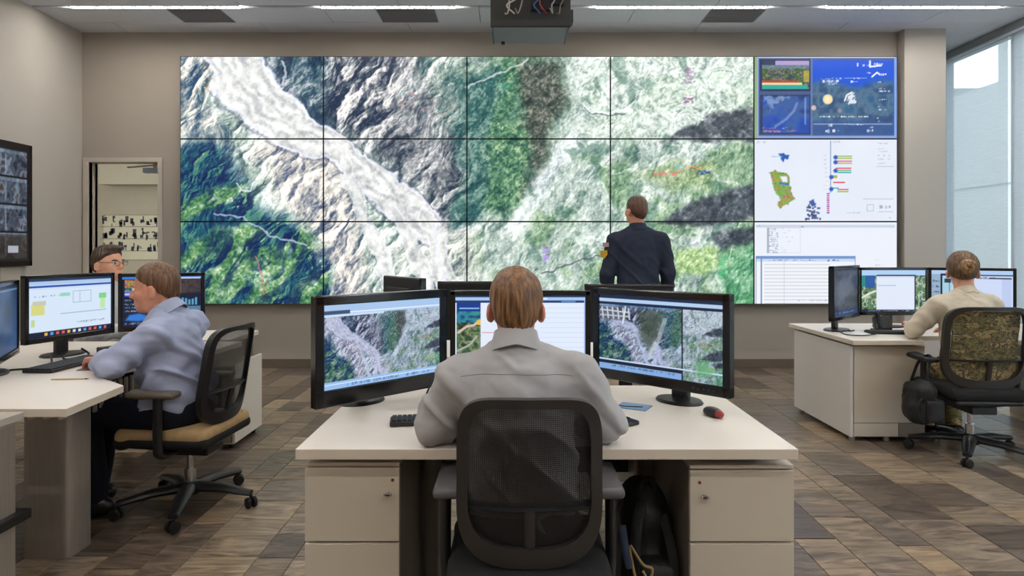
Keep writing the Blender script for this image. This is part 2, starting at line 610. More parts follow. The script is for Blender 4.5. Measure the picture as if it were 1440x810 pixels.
tag(finish('wall_lobby', bm, M_LOB), kind='structure')
bm = NB()
b_span(bm, -6.75, -3.25, YB + 0.15, 9.7, 2.95, 3.05)
tag(finish('ceiling_lobby', bm, M_CEIL), kind='structure')
bm = NB()
b_span(bm, -5.95, -3.4, 9.2, 9.55, 2.28, 2.95, 0.004)
tag(finish('trim_lobby_soffit', bm, M_LOB), kind='structure')
bm = NB()
b_span(bm, -6.75, XL - 0.15, YB + 0.15, 9.7, -0.16, 0.0)
tag(finish('floor_lobby', bm, M_GROUT), kind='structure')
# drawing sheet on the lobby wall
dr = thing('wall_drawing', 'pale sheet of black equipment sketches on lobby wall through the doorway', 'drawing', (-5.55, 9.53, 1.32))
part('sheet', mat('drawing_paper', (166, 154, 124), 0.7, noise=0.05), dr, ((0, 0, 0.2), (1.06, 0.012, 0.66)))
M_INK = mat('drawing_ink', (44, 42, 40), 0.7)
r2 = random.Random(8)
for row, z in enumerate((0.02, 0.2, 0.38)):
    bm = NB()
    for k in range(11):
        xx = -0.5 + k * 0.105 + r2.uniform(-0.02, 0.02)
        hh = r2.uniform(0.05, 0.13)
        for q in range(4):
            b_box(bm, (xx + r2.uniform(-0.03, 0.03), -0.008, z + hh * r2.random()), (r2.uniform(0.006, 0.05), 0.004, r2.uniform(0.008, 0.09)))
    b_box(bm, (0, -0.008, z - 0.02), (1.15, 0.004, 0.006))
    finish('sketch_row', bm, M_INK, dr)

# ---- ceiling: slab with suspended panels
bm = NB()
b_span(bm, XL - 0.15, XR + 0.15, YN - 0.15, 8.75, ZC + 0.02, ZC + 0.3)
ceiling = tag(finish('ceiling', bm, M_CEILG), kind='structure')
panel_me = {}
def ceil_panel(x0, x1, y0, y1):
    key = (round(x1 - x0, 3), round(y1 - y0, 3))
    if key not in panel_me:
        bm = NB(); b_box(bm, (0, 0, 0.012), (key[0] - 0.006, key[1] - 0.006, 0.024), 0.003, seg=1)
        me = bpy.data.meshes.new('ceiling_panel'); bm.to_mesh(me); bm.free(); me.materials.append(M_CEIL)
        panel_me[key] = me
    o = bpy.data.objects.new('ceiling_panel', panel_me[key])
    o.location = ((x0 + x1) / 2, (y0 + y1) / 2, ZC)
    link(o, ceiling)
VENTS = [(-3.56, -3.0), (-1.40, -0.80), (2.05, 2.62)]
LIGHTX = [(-4.49, -2.77), (-1.94, -0.575), (0.86, 2.59), (3.20, 4.96)]
ROWY = [6.505, 4.1, 1.9, -0.3, -2.3]
edges = [YB]
y = YB
for ry in ROWY:
    if ry == ROWY[0]:
        edges += [6.96, ry + 0.03]
    else:
        n = 4 if ry > -2 else 4
        top = edges[-1] - 0.06
        for k in range(1, n):
            edges.append(top + (ry + 0.03 - top) * k / n)
        edges.append(ry + 0.03)
edges.append(YN)
bounds = []
for i in range(len(edges) - 1):
    hi_, lo_ = edges[i], edges[i + 1]
    if any(abs(hi_ - (ry + 0.03)) < 1e-6 for ry in ROWY):
        hi_ -= 0.06
    bounds.append((lo_, hi_))
for i, (y0, y1) in enumerate(bounds):
    xs = [XL, XL + 0.55 + 0.8 * (i % 2)]
    while xs[-1] + 1.6 < XR - 0.2:
        xs.append(xs[-1] + 1.6)
    xs.append(XR)
    if i == 1:
        vx = [v for p in VENTS for v in p]
        xs = sorted([q for q in xs if all(abs(q - v) > 0.3 for v in vx)] + vx)
    for a, b in zip(xs, xs[1:]):
        if i == 1 and any(abs(a - p[0]) < 1e-6 for p in VENTS):
            continue
        ceil_panel(a, b, y0, y1)
ceil_panel(CX1, XR, YB, 8.0)
ceil_panel(CX1, XR, 8.0, 8.6)
for (x0, x1), where in zip(VENTS, ('nearest the left wall', 'left of the projector', 'right of the projector')):
    v = thing('air_vent', 'dark grey square return-air grille in the ceiling, ' + where, 'vent', ((x0 + x1) / 2, (bounds[1][0] + bounds[1][1]) / 2, ZC), group='ceiling air grilles')
    d = bounds[1][1] - bounds[1][0]
    part('vent_backing', M_VENT, v, ((0, 0, 0.012), (x1 - x0 - 0.008, d - 0.008, 0.012)))
    bm = NB()
    for k in range(16):
        b_box(bm, (0, -d / 2 + (k + 0.5) * d / 16, 0.003), (x1 - x0 - 0.03, 0.008, 0.006))
    tag(finish('grille', bm, M_VENT, v), kind='stuff')

# ---- ceiling light strips
M_LAMP = emit_mat('lamp_diffuser', (255, 250, 243), LAMP)
M_HOUS = mat('lamp_housing', (196, 196, 196), 0.5)
lamp_me = {}
names = ['leftmost', 'left of the projector', 'right of the projector', 'nearest the windows']
for ri, ry in enumerate(ROWY):
    for li, (x0, x1) in enumerate(LIGHTX):
        lab = 'slim linear ceiling light strip in the front row, ' + names[li] if ri == 0 else 'slim linear ceiling light strip in a row behind the viewer'
        t = thing('ceiling_light', lab, 'light', ((x0 + x1) / 2, ry, ZC), group='linear ceiling lights' if ri == 0 else 'linear ceiling lights overhead')
        w = round(x1 - x0, 3)
        if w not in lamp_me:
            bm = NB(); b_box(bm, (0, 0, 0.004), (w, 0.046, 0.012))
            a = bpy.data.meshes.new('diffuser'); bm.to_mesh(a); bm.free(); a.materials.append(M_LAMP)
            bm = NB()
            b_box(bm, (0, 0.026, 0.008), (w + 0.02, 0.006, 0.03)); b_box(bm, (0, -0.026, 0.008), (w + 0.02, 0.006, 0.03))
            b_box(bm, (0, 0, 0.02), (w + 0.02, 0.046, 0.006))
            b = bpy.data.meshes.new('housing'); bm.to_mesh(b); bm.free(); b.materials.append(M_HOUS)
            lamp_me[w] = (a, b)
        link(bpy.data.objects.new('diffuser', lamp_me[w][0]), t)
        link(bpy.data.objects.new('housing', lamp_me[w][1]), t)

# lobby lamp
t = thing('lobby_light', 'flush lobby ceiling light beyond the doorway', 'light', (-5.0, 8.3, 2.95))
part('diffuser', emit_mat('lobby_diffuser', (255, 236, 205), 1.9), t, ((0, 0, -0.02), (0.5, 0.5, 0.03)))

# ---- window wall: mullions, panes, translucent shades
def shade_material():
    m = bpy.data.materials.new('solar_shade_fabric')
    m.use_nodes = True
    nt = m.node_tree; L = nt.links.new
    nt.nodes.remove(nt.nodes['Principled BSDF'])
    out = nt.nodes['Material Output']
    tr_ = nt.nodes.new('ShaderNodeBsdfTransparent')
    tr_.inputs[0].default_value = (0.98, 0.98, 0.98, 1)
    df = nt.nodes.new('ShaderNodeBsdfDiffuse'); df.inputs[0].default_value = (0.62, 0.64, 0.66, 1)
    tl = nt.nodes.new('ShaderNodeBsdfTranslucent'); tl.inputs[0].default_value = (0.62, 0.64, 0.66, 1)
    a = nt.nodes.new('ShaderNodeMixShader'); a.inputs[0].default_value = 0.5
    L(df.outputs[0], a.inputs[1]); L(tl.outputs[0], a.inputs[2])
    tc = nt.nodes.new('ShaderNodeTexCoord')
    wv = nt.nodes.new('ShaderNodeTexNoise'); wv.inputs['Scale'].default_value = 30
    mp = nt.nodes.new('ShaderNodeMapping'); mp.inputs['Scale'].default_value = (1, 0.3, 14)
    L(tc.outputs['Object'], mp.inputs[0]); L(mp.outputs[0], wv.inputs['Vector'])
    rg = nt.nodes.new('ShaderNodeMapRange'); rg.inputs[1].default_value = 0.3; rg.inputs[2].default_value = 0.7
    rg.inputs[3].default_value = 0.38; rg.inputs[4].default_value = 0.46
    L(wv.outputs['Fac'], rg.inputs[0])
    mx = nt.nodes.new('ShaderNodeMixShader')
    L(rg.outputs[0], mx.inputs[0]); L(tr_.outputs[0], mx.inputs[1]); L(a.outputs[0], mx.inputs[2])
    L(mx.outputs[0], out.inputs[0])
    return m
M_SHADE = shade_material()
def glass_material():
    m = bpy.data.materials.new('window_glass')
    m.use_nodes = True
    nt = m.node_tree; L = nt.links.new
    nt.nodes.remove(nt.nodes['Principled BSDF'])
    t_ = nt.nodes.new('ShaderNodeBsdfTransparent'); t_.inputs[0].default_value = (0.90, 0.93, 0.93, 1)
    g = nt.nodes.new('ShaderNodeBsdfGlossy'); g.inputs['Roughness'].default_value = 0.02
    mx = nt.nodes.new('ShaderNodeMixShader'); mx.inputs[0].default_value = 0.06
    L(t_.outputs[0], mx.inputs[1]); L(g.outputs[0], mx.inputs[2]); L(mx.outputs[0], nt.nodes['Material Output'].inputs[0])
    return m
M_GLASS = glass_material()
M_MULL = mat('mullion_white', (214, 222, 232), 0.4, noise=0.02)
M_RAIL = mat('shade_rail', (150, 158, 160), 0.45, 0.2)
MUL = [8.16, 7.06, 5.96, 4.86, 3.76, 2.66, 1.56, 0.46, -0.64, -1.74, -2.7]
win = bpy.data.objects.new('window_1', None); link(win); tag(win, kind='structure'); win.location = (XR, 3, 0)
def wpart(name, m, x0, x1, y0, y1, z0, z1, bev=0.0):
    bm = NB(); b_span(bm, x0, x1, y0, y1, z0, z1, bev)
    o = finish(name, bm, m, win); o.location = -Vector(win.location); return o
for yy in MUL:
    wpart('mullion', M_MULL, XR + 0.02, XR + 0.12, yy - 0.025, yy + 0.025, 0.0, ZC - 0.06, 0.004)
for a, b in zip(MUL, MUL[1:]):
    wpart('pane', M_GLASS, XR + 0.065, XR + 0.075, b + 0.025, a - 0.025, 0.06, ZC - 0.10)
wpart('sill_rail', M_MULL, XR + 0.02, XR + 0.12, MUL[-1], MUL[0], 0.0, 0.06, 0.003)
wpart('head_rail', M_RAIL, XR + 0.02, XR + 0.12, MUL[-1], MUL[0], ZC - 0.10, ZC - 0.06, 0.003)
for k, (a, b) in enumerate(zip(MUL, MUL[1:])):
    t = thing('roller_shade', ('pale translucent roller shade in the window bay beside the wall pier', 'pale translucent roller shade in the second window bay from the wall pier')[min(k, 1)] if k < 2 else 'pale translucent roller shade in the window wall beyond the right edge', 'shade', (XR - 0.03, (a + b) / 2, ZC), group='roller shades')
    w = a - b
    part('cassette', M_RAIL, t, ((-0.005, 0, -0.045), (0.07, w, 0.09)), bev=0.006)
    part('trim_strip', M_MULL, t, ((-0.02, 0, -0.10), (0.03, w, 0.025)), bev=0.003)
    part('shade_fabric', M_SHADE, t, ((0.02, 0, -1.88), (0.002, w - 0.05, 3.56)), bev=0)
    part('hem_bar', M_RAIL, t, ((0.02, 0, -3.67), (0.012, w - 0.05, 0.03)))

# ---- outside: pale building across the yard, ground, rooftop box
M_OUT = mat('pale_render', (160, 164, 164), 0.85, noise=0.04, scale=0.6)
bm = NB()
b_span(bm, 9.0, 16.0, 1.0, 11.85, -0.5, 12.0)
b_span(bm, 9.0, 16.0, 11.85, 26.0, -0.5, 4.45)
b_span(bm, 8.96, 9.0, 1.0, 26.0, 2.55, 2.62)
b_span(bm, 8.9, 9.0, 9.4, 9.5, -0.5, 12.0)
tag(finish('facing_building', bm, M_OUT), 'pale grey building across the yard beyond the window shades', 'building')
bm = NB()
b_span(bm, 10.0, 14.0, 19.2, 22.0, 4.45, 6.17)
tag(finish('rooftop_plant_room', bm, M_OUT), 'low pinkish grey rooftop block seen through the top of the shade', 'building')
bm = NB()
b_span(bm, XR + 0.15, 30, -20, 40, -0.8, -0.5)
tag(finish('ground_outside', bm, mat('paving_outside', (170, 168, 160), 0.9, noise=0.08, scale=1.0)), kind='structure')
# ================================================================== pictures shown on the displays
def sm(x, a, b):
    t = np.clip((x - a) / (b - a), 0, 1)
    return t * t * (3 - 2 * t)

def poly_dist(X, Y, pts):
    """Distance to a polyline and position along it (0..n-1)."""
    best = np.full(X.shape, 1e9); tt = np.zeros(X.shape)
    for i in range(len(pts) - 1):
        ax_, ay = pts[i]; bx, by = pts[i + 1]
        dx, dy = bx - ax_, by - ay
        t = np.clip(((X - ax_) * dx + (Y - ay) * dy) / (dx * dx + dy * dy), 0, 1)
        d = np.hypot(X - ax_ - t * dx, Y - ay - t * dy)
        u = d < best
        best = np.where(u, d, best); tt = np.where(u, i + t, tt)
    return best, tt

def in_poly(X, Y, pts):
    ins = np.zeros(X.shape, bool)
    j = len(pts) - 1
    for i in range(len(pts)):
        xi, yi = pts[i]; xj, yj = pts[j]
        c = ((yi > Y) != (yj > Y)) & (X < (xj - xi) * (Y - yi) / (yj - yi + 1e-9) + xi)
        ins ^= c
        j = i
    return ins

def blobmask(X, Y, pts, soft):
    d, _ = poly_dist(X, Y, pts + [pts[0]])
    s = np.where(in_poly(X, Y, pts), d, -d)
    return sm(s, -soft, soft)

def make_terrain():
    W, H = 806, 350
    X, Y = np.meshgrid(np.arange(W) + 253.0, np.arange(H) + 79.0)
    def warp(a, sc, seed):
        return X + a * (fbm(X / sc, Y / sc, 4, seed) - 0.5) * 2, Y + a * (fbm(X / sc + 40, Y / sc, 4, seed + 2) - 0.5) * 2
    wx, wy = warp(22, 50, 3)
    w2x, w2y = warp(9, 16, 13)
    # drainage relief: broad ridges on the left, fine ones on the right; ridges run down to the valley
    u, v = (wx * 0.80 + wy * 0.60), (-wx * 0.60 + wy * 0.80)
    coarse = fbm(u / 62, v / 90, 7, 21, True, 0.58)
    finer = fbm(w2x / 26, w2y / 34, 5, 41, True, 0.62)
    right = sm(wx, 600, 720)
    h = coarse * (1 - 0.75 * right) * 62 + finer * (0.35 + 0.45 * right) * 17
    gy, gx = np.gradient(h)
    g = -gx * 0.8 - gy * 0.45
    loc = 0.22 / (0.35 + 0.65 * right)
    hb = fbm(u / 62, v / 84, 3, 21, True, 0.5) * 62
    by_, bx_ = np.gradient(hb)
    broad = np.tanh((-bx_ * 0.8 - by_ * 0.45) * 1.3) * (1 - 0.7 * right)
    sh = 0.5 + 0.20 * np.tanh(g * 0.85) + 0.20 * broad
    gr = (fbm(X / 2.6 + Y / 9, Y / 2.6, 2, 61) - 0.5) * 0.85
    gr2 = fbm(X / 6, Y / 6, 3, 71) - 0.5
    gr3 = fbm(w2x / 20, w2y / 20, 3, 73) - 0.5
    sh = np.clip(sh + 0.30 * gr + 0.34 * gr2 + 0.30 * gr3, 0, 1)
    sh = np.clip((sh - 0.5) * 1.25 + 0.5, 0, 1)
    def ramp(a, b, c, s=sh):
        a, b, c = (np.array(q, float) / 255 for q in (a, b, c))
        s = s[..., None]
        return np.where(s < 0.5, a + (b - a) * (s / 0.5), b + (c - b) * ((s - 0.5) / 0.5))
    img = ramp((50, 78, 82), (160, 178, 168), (250, 253, 250), np.clip(sh * 1.05 + 0.02, 0, 1))
    def lay(m, c):
        nonlocal img
        img = img * (1 - m[..., None]) + c * m[..., None]
    # loose green over the right half
    gm = sm(fbm(wx / 44, wy / 44, 4, 81), 0.44, 0.62) * right
    lay(gm * 0.8, ramp((34, 80, 58), (128, 160, 122), (224, 238, 214)))
    # grey rock ridges, second column
    lay(blobmask(wx, wy, [(430, 60), (600, 60), (665, 200), (650, 330), (612, 312), (540, 230), (450, 178)], 22) * 0.95, ramp((20, 36, 58), (118, 122, 128), (228, 226, 226)))
    lay(blobmask(wx, wy, [(455, 60), (560, 60), (540, 190), (490, 190), (455, 130)], 14) * 0.7, ramp((14, 34, 62), (108, 112, 120), (236, 232, 228), np.clip((sh - 0.5) * 1.5 + 0.46, 0, 1)))
    lay(blobmask(wx, wy, [(585, 60), (662, 60), (662, 190), (610, 180)], 18) * 0.8, ramp((16, 66, 72), (126, 146, 138), (242, 240, 236)))
    # dark teal rock and wood on the upper left
    lay(blobmask(wx, wy, [(362, 60), (456, 60), (460, 182), (424, 168), (376, 128)], 12), ramp((8, 36, 64), (54, 84, 98), (206, 208, 210), np.clip(sh - 0.05, 0, 1)))
    lay(blobmask(wx, wy, [(230, 60), (286, 60), (292, 140), (336, 205), (230, 222)], 12) * 0.95, ramp((14, 56, 92), (136, 146, 150), (252, 244, 232)))
    # blue green wooded slopes on the lower left: deep blue shade, sunlit green flanks
    lf = blobmask(wx, wy, [(220, 192), (318, 200), (346, 262), (372, 300), (430, 318), (462, 350), (458, 450), (220, 450)], 14)
    ls = np.clip(0.42 + 0.55 * np.tanh(g * 0.9) + 0.30 * gr + 0.35 * gr2 + 0.9 * gr3 + 0.5 * (fbm(u / 46, v / 70, 3, 93) - 0.5), 0, 1)
    lay(lf, ramp((6, 28, 78), (26, 84, 104), (120, 170, 120), ls * 0.8))
    flank = sm(fbm(u / 40 + 3, v / 58, 4, 95) + 0.25 * (ls - 0.5), 0.56, 0.64) * lf
    for pts in ([(250, 288), (296, 264), (336, 256), (346, 263), (312, 290), (270, 308), (250, 310)], [(250, 356), (300, 320), (346, 312), (374, 328), (352, 346), (312, 360), (272, 372), (250, 382)],
                [(296, 384), (338, 352), (366, 362), (352, 398), (318, 424), (290, 432)], [(376, 356), (420, 330), (442, 342), (404, 396), (376, 432), (346, 432)], [(418, 400), (448, 380), (452, 432), (406, 432)]):
        flank = np.maximum(flank, blobmask(w2x * 0.7 + wx * 0.3, w2y * 0.7 + wy * 0.3, pts, 7) * (0.75 + 0.6 * gr3 + 0.5 * (broad + 0.2)))
    flank = np.clip(flank, 0, 1)
    lay(flank * 0.9, ramp((24, 74, 62), (96, 146, 88), (222, 230, 204), np.clip(0.48 + 0.9 * gr + 0.8 * gr2 + 0.9 * gr3, 0, 1)))
    # bare slopes either side of the lower valley
    lay(blobmask(wx, wy, [(345, 196), (470, 192), (505, 300), (530, 440), (462, 450), (456, 330), (392, 300)], 16) * 0.92, ramp((66, 80, 112), (194, 188, 182), (255, 250, 240)))
    lay(blobmask(wx, wy, [(596, 300), (660, 330), (700, 440), (600, 440), (560, 350)], 18) * 0.6, ramp((90, 100, 110), (206, 204, 196), (255, 252, 244)))
    # dark wood in the third column
    stip = np.clip(0.46 + gr * 1.1 + gr2 * 0.8 + gr3 * 0.5, 0, 1)
    tx, ty = w2x * 0.5 + wx * 0.5, w2y * 0.5 + wy * 0.5
    lay(blobmask(tx, ty, [(652, 112), (716, 82), (788, 82), (796, 130), (772, 190), (742, 275), (706, 312), (652, 290)], 14), ramp((22, 62, 60), (84, 130, 96), (186, 204, 166), stip))
    lay(blobmask(wx, wy, [(640, 100), (692, 104), (688, 180), (676, 310), (640, 320)], 12) * 0.9, ramp((6, 46, 58), (44, 92, 92), (140, 164, 156), np.clip(sh + 0.4 * gr, 0, 1)))
    lay(blobmask(tx, ty, [(724, 82), (786, 82), (796, 130), (770, 190), (754, 258), (736, 270), (746, 210), (728, 150)], 13) * 0.94, ramp((36, 46, 44), (80, 86, 80), (160, 156, 146), stip))
    # white scree tongue right of the wood
    d, t = poly_dist(w2x, w2y, [(806, 196), (772, 235), (748, 276), (728, 322)])
    lay((1 - sm(d, 3, 20)) * 0.85, ramp((130, 150, 156), (228, 234, 234), (255, 255, 255)))
    # bright bare ground, upper right, with flow bands
    band = 0.5 + 0.5 * np.sin(fbm(wx / 44, wy / 44, 4, 101) * 74)
    lay(blobmask(wx, wy, [(800, 60), (1070, 60), (1070, 146), (980, 186), (880, 200), (815, 180)], 22) * 0.74, ramp((112, 132, 126), (206, 218, 208), (255, 255, 252), np.clip(0.22 + 0.42 * band + 0.8 * gr + 0.7 * gr2 + 0.12, 0, 1)))
    # braided white scours over the right half
    sc = np.abs(fbm(wx / 38 + 7, wy / 38, 4, 111) - 0.5)
    lay((1 - sm(sc, 0.0, 0.035)) * sm(wx, 780, 830) * 0.6, ramp((170, 186, 184), (236, 242, 240), (255, 255, 255)))
    dk = sm(fbm(w2x / 24, w2y / 30, 4, 121), 0.58, 0.68) * right
    lay(dk * 0.55, ramp((26, 70, 60), (70, 110, 96), (150, 176, 156)))
    # dark bluffs on the right
    bx, by = X + 7 * (fbm(X / 14, Y / 14, 3, 33) - 0.5) * 2, Y + 7 * (fbm(X / 14 + 5, Y / 14, 3, 35) - 0.5) * 2
    for pts in ([(928, 197), (962, 178), (1002, 160), (1066, 150), (1066, 198)], [(922, 313), (952, 294), (1000, 272), (1066, 258), (1066, 306), (985, 318)], [(1000, 326), (1066, 318), (1066, 340), (1010, 350)]):
        lay(blobmask(bx, by, pts, 4), ramp((34, 42, 52), (80, 88, 96), (170, 176, 176), np.clip(0.40 + gr * 0.55 + gr2 * 0.9 + gr3 * 0.9, 0, 1)))
    # fresh green fields lower right
    lay(blobmask(bx, by, [(948, 354), (1000, 346), (1014, 370), (985, 386), (946, 380)], 6) * 0.92, ramp((96, 136, 84), (158, 190, 124), (222, 232, 192), np.clip(0.5 + gr * 1.2 + gr2, 0, 1)))
    lay(blobmask(wx, wy, [(1000, 384), (1026, 345), (1066, 345), (1066, 440), (1012, 440)], 12) * 0.75, ramp((8, 78, 48), (66, 142, 92), (210, 230, 204)))
    lay(blobmask(wx, wy, [(895, 252), (950, 222), (1015, 238), (1004, 268), (930, 270)], 10) * 0.6, ramp((52, 92, 50), (130, 154, 96), (222, 224, 186)))
    # the wide pale river bed
    def river(pts, widths, a=1.0, seed=5):
        X2 = X + 10 * (fbm(X / 20, Y / 20, 4, seed) - 0.5) * 2; Y2 = Y + 10 * (fbm(X / 20 + 9, Y / 20, 4, seed + 1) - 0.5) * 2
        d, t = poly_dist(X2, Y2, pts)
        w = np.interp(t, np.arange(len(pts)), widths)
        m = 1 - sm(d / w, 0.90, 1.02)
        fl = 0.5 + 0.5 * np.sin(d * 0.42 + 9 * fbm(X / 26, Y / 26, 3, seed + 2) + t * 1.5)
        c = ramp((158, 162, 168), (216, 217, 214), (248, 248, 250), np.clip(0.30 + 0.36 * fl + gr * 0.35 + gr2 * 0.6 + gr3 * 0.5, 0, 1))
        lay(m * a, c)
        edge = np.exp(-((d / w - 0.93) / 0.07) ** 2)
        lay(edge * (0.6 if a == 1.0 else 0.3), np.ones_like(img) * np.array((0.90, 0.90, 0.98)))
        shadow = np.exp(-((d / w - 1.10) / 0.06) ** 2)
        lay(shadow * (0.45 if a == 1.0 else 0.12), np.ones_like(img) * np.array((0.30, 0.30, 0.42)))
    river([(322, 70), (338, 112), (374, 150), (420, 184), (470, 208), (520, 248), (568, 290), (600, 318)], [38, 40, 38, 30, 18, 22, 27, 24], seed=5)
    river([(596, 300), (614, 330), (618, 372), (640, 425)], [10, 12, 16, 22], 0.8, 45)
    river([(478, 205), (488, 245), (502, 290), (522, 332), (542, 372), (556, 430)], [4, 9, 11, 11, 13, 13], 0.9, 15)
    river([(552, 290), (572, 332), (590, 372), (606, 425)], [4, 12, 12, 10], 0.85, 25)
    # thin watercourses and tracks
    for pts, w, c in (([(332, 256), (340, 266), (350, 266), (356, 256)], 1.1, (235, 240, 250)), ([(820, 148), (830, 158), (852, 158), (872, 156), (888, 144)], 1.3, (240, 250, 250)),
                      ([(822, 152), (831, 161), (852, 161), (876, 159)], 1.0, (60, 74, 84)), ([(655, 122), (690, 106), (722, 92), (740, 84)], 1.4, (216, 218, 220)),
                      ([(860, 356), (820, 364), (780, 380), (760, 386)], 1.4, (64, 76, 84)), ([(607, 312), (612, 345), (622, 380), (632, 420)], 1.6, (226, 224, 250)), ([(950, 352), (978, 340)], 1.2, (150, 150, 190)),
                      ([(300, 300), (340, 306), (380, 330), (430, 345)], 1.2, (200, 204, 220)), ([(360, 360), (368, 392), (372, 412)], 1.2, (196, 120, 116)), ([(396, 84), (402, 100), (398, 118)], 1.4, (226, 228, 232))):
        d, _ = poly_dist(X + 6 * (fbm(X / 9, Y / 9, 2, 55) - .5), Y + 6 * (fbm(X / 9 + 3, Y / 9, 2, 56) - .5), pts)
        lay((1 - sm(d, w * 0.5, w * 1.4)) * 0.7, np.ones_like(img) * (np.array(c) / 255.0))
    # plotted marks
    rg = np.random.default_rng(5)
    for (x0, x1, y0, y1, c, k) in ((918, 950, 242, 247, (214, 110, 96), 26), (944, 985, 233, 240, (226, 150, 90), 22), (948, 962, 232, 238, (90, 180, 220), 10), (978, 998, 240, 246, (40, 70, 140), 24),
                                   (762, 770, 350, 370, (170, 140, 220), 30), (960, 975, 95, 118, (170, 120, 170), 30), (960, 972, 138, 146, (150, 90, 150), 22), (556, 640, 120, 170, (190, 110, 90), 14), (556, 640, 120, 170, (70, 170, 160), 14), (700, 720, 120, 125, (60, 160, 140), 12),
                                   (1010, 1020, 355, 390, (60, 190, 120), 26), (286, 300, 94, 130, (230, 190, 150), 18)):
        for _ in range(k):
            i0, j0 = int(rg.uniform(y0, y1) - 79), int(rg.uniform(x0, x1) - 253)
            ys, xs = slice(max(0, i0 - 1), i0 + 1), slice(max(0, j0 - 1), j0 + 2)
            img[ys, xs] = img[ys, xs] * 0.35 + np.array(c) / 255.0 * 0.65
    return np.clip(img, 0, 1)

TERRAIN = make_terrain()

class Canvas:
    def __init__(s, w, h, c=(240, 244, 252)):
        s.w, s.h = w, h
        s.a = np.ones((h, w, 3)) * np.array(c) / 255.0
        s.r = random.Random(w * 7 + h)
    def rect(s, x0, y0, x1, y1, c, al=1.0):
        ys, xs = slice(max(0, int(round(y0))), max(0, int(round(y1)))), slice(max(0, int(round(x0))), max(0, int(round(x1))))
        s.a[ys, xs] = s.a[ys, xs] * (1 - al) + np.array(c) / 255.0 * al
        return s
    def frame(s, x0, y0, x1, y1, c, w=1):
        s.rect(x0, y0, x1, y0 + w, c); s.rect(x0, y1 - w, x1, y1, c); s.rect(x0, y0, x0 + w, y1, c); s.rect(x1 - w, y0, x1, y1, c)
        return s
    def blob(s, pts, c, soft=1.0, al=1.0, noise=0.0):
        X, Y = np.meshgrid(np.arange(s.w), np.arange(s.h))
        m = blobmask(X + 2.5 * noise * (fbm(X / 4, Y / 4, 2, 7) - .5) * 4, Y + 2.5 * noise * (fbm(X / 4 + 9, Y / 4, 2, 8) - .5) * 4, pts, soft) * al
        s.a = s.a * (1 - m[..., None]) + np.array(c) / 255.0 * m[..., None]
        return s
    def disc(s, cx, cy, r, c, al=1.0):
        X, Y = np.meshgrid(np.arange(s.w), np.arange(s.h))
        m = (1 - sm(np.hypot(X - cx, Y - cy), r - 0.8, r + 0.8)) * al
        s.a = s.a * (1 - m[..., None]) + np.array(c) / 255.0 * m[..., None]
        return s
    def line(s, pts, w, c, al=1.0):
        X, Y = np.meshgrid(np.arange(s.w), np.arange(s.h))
        d, _ = poly_dist(X, Y, pts)
        m = (1 - sm(d, w * 0.5, w * 0.5 + 0.9)) * al
        s.a = s.a * (1 - m[..., None]) + np.array(c) / 255.0 * m[..., None]
        return s
    def text(s, x, y, w, h, c, al=0.9):
        """Illegible lettering: a run of small uneven strokes."""
        e = x
        while e < x + w:
            k = s.r.choice((1, 1, 2, 3))
            if s.r.random() < 0.8:
                s.rect(e, y + s.r.choice((0, 0, 1)), e + k, y + h - s.r.choice((0, 0, 1)), c, al * s.r.uniform(0.55, 1))
            e += k + s.r.choice((0, 1))
        return s
    def terrain(s, x0, y0, x1, y1, sx0=0, sy0=0, sx1=805, sy1=349, tint=(1, 1, 1)):
        x0, y0, x1, y1 = (int(round(v)) for v in (x0, y0, x1, y1))
        fx = np.linspace(sx0, sx1, x1 - x0).astype(int); fy = np.linspace(sy0, sy1, y1 - y0).astype(int)
        s.a[y0:y1, x0:x1] = np.clip(TERRAIN[np.ix_(fy, fx)] * np.array(tint), 0, 1)
        return s
    def mottle(s, x0, y0, x1, y1, cols, sc=4, seed=1):
        x0, y0, x1, y1 = (int(v) for v in (x0, y0, x1, y1))
        X, Y = np.meshgrid(np.arange(x1 - x0), np.arange(y1 - y0))
        n = fbm(X / sc, Y / sc, 3, seed)
        n = np.clip((n - 0.25) / 0.5, 0, 0.999)
        c = np.array(cols) / 255.0
        k = n * (len(cols) - 1)
        i = k.astype(int)
        f = (k - i)[..., None]
        s.a[y0:y1, x0:x1] = c[i] * (1 - f) + c[np.minimum(i + 1, len(cols) - 1)] * f
        return s

def screen_mesh(img, w, h):
    """Flat grid with one colour per vertex; local x -w/2..w/2, z 0..h, facing -Y."""
    H, W = img.shape[:2]
    X, Z = np.meshgrid(np.linspace(-w / 2, w / 2, W), np.linspace(h, 0, H))
    V = np.stack([X, np.zeros_like(X), Z], -1).reshape(-1, 3)
    i = np.arange(W * H).reshape(H, W)
    Q = np.stack([i[1:, :-1], i[1:, 1:], i[:-1, 1:], i[:-1, :-1]], -1).reshape(-1, 4)
    me = bpy.data.meshes.new('screen')
    me.vertices.add(len(V)); me.vertices.foreach_set('co', V.astype(np.float32).ravel())
    me.loops.add(len(Q) * 4); me.loops.foreach_set('vertex_index', Q.astype(np.int32).ravel())
    me.polygons.add(len(Q)); me.polygons.foreach_set('loop_start', np.arange(0, len(Q) * 4, 4, dtype=np.int32))
    me.update(calc_edges=True)
    at_ = me.color_attributes.new('pixel', 'FLOAT_COLOR', 'POINT')
    c = img.reshape(-1, 3)
    c = np.where(c <= 0.04045, c / 12.92, ((c + 0.055) / 1.055) ** 2.4)
    at_.data.foreach_set('color', np.concatenate([c, np.ones((len(c), 1))], 1).astype(np.float32).ravel())
    return me

M_SCR_WALL = screen_material('video_wall_picture', SCREEN * 1.26)
M_SCR_DATA = screen_material('video_wall_data_picture', SCREEN * 0.98)
M_SCR = screen_material('monitor_picture', SCREEN * 1.0)
M_SCR_DIM = screen_material('wall_monitor_picture', SCREEN * 0.8)

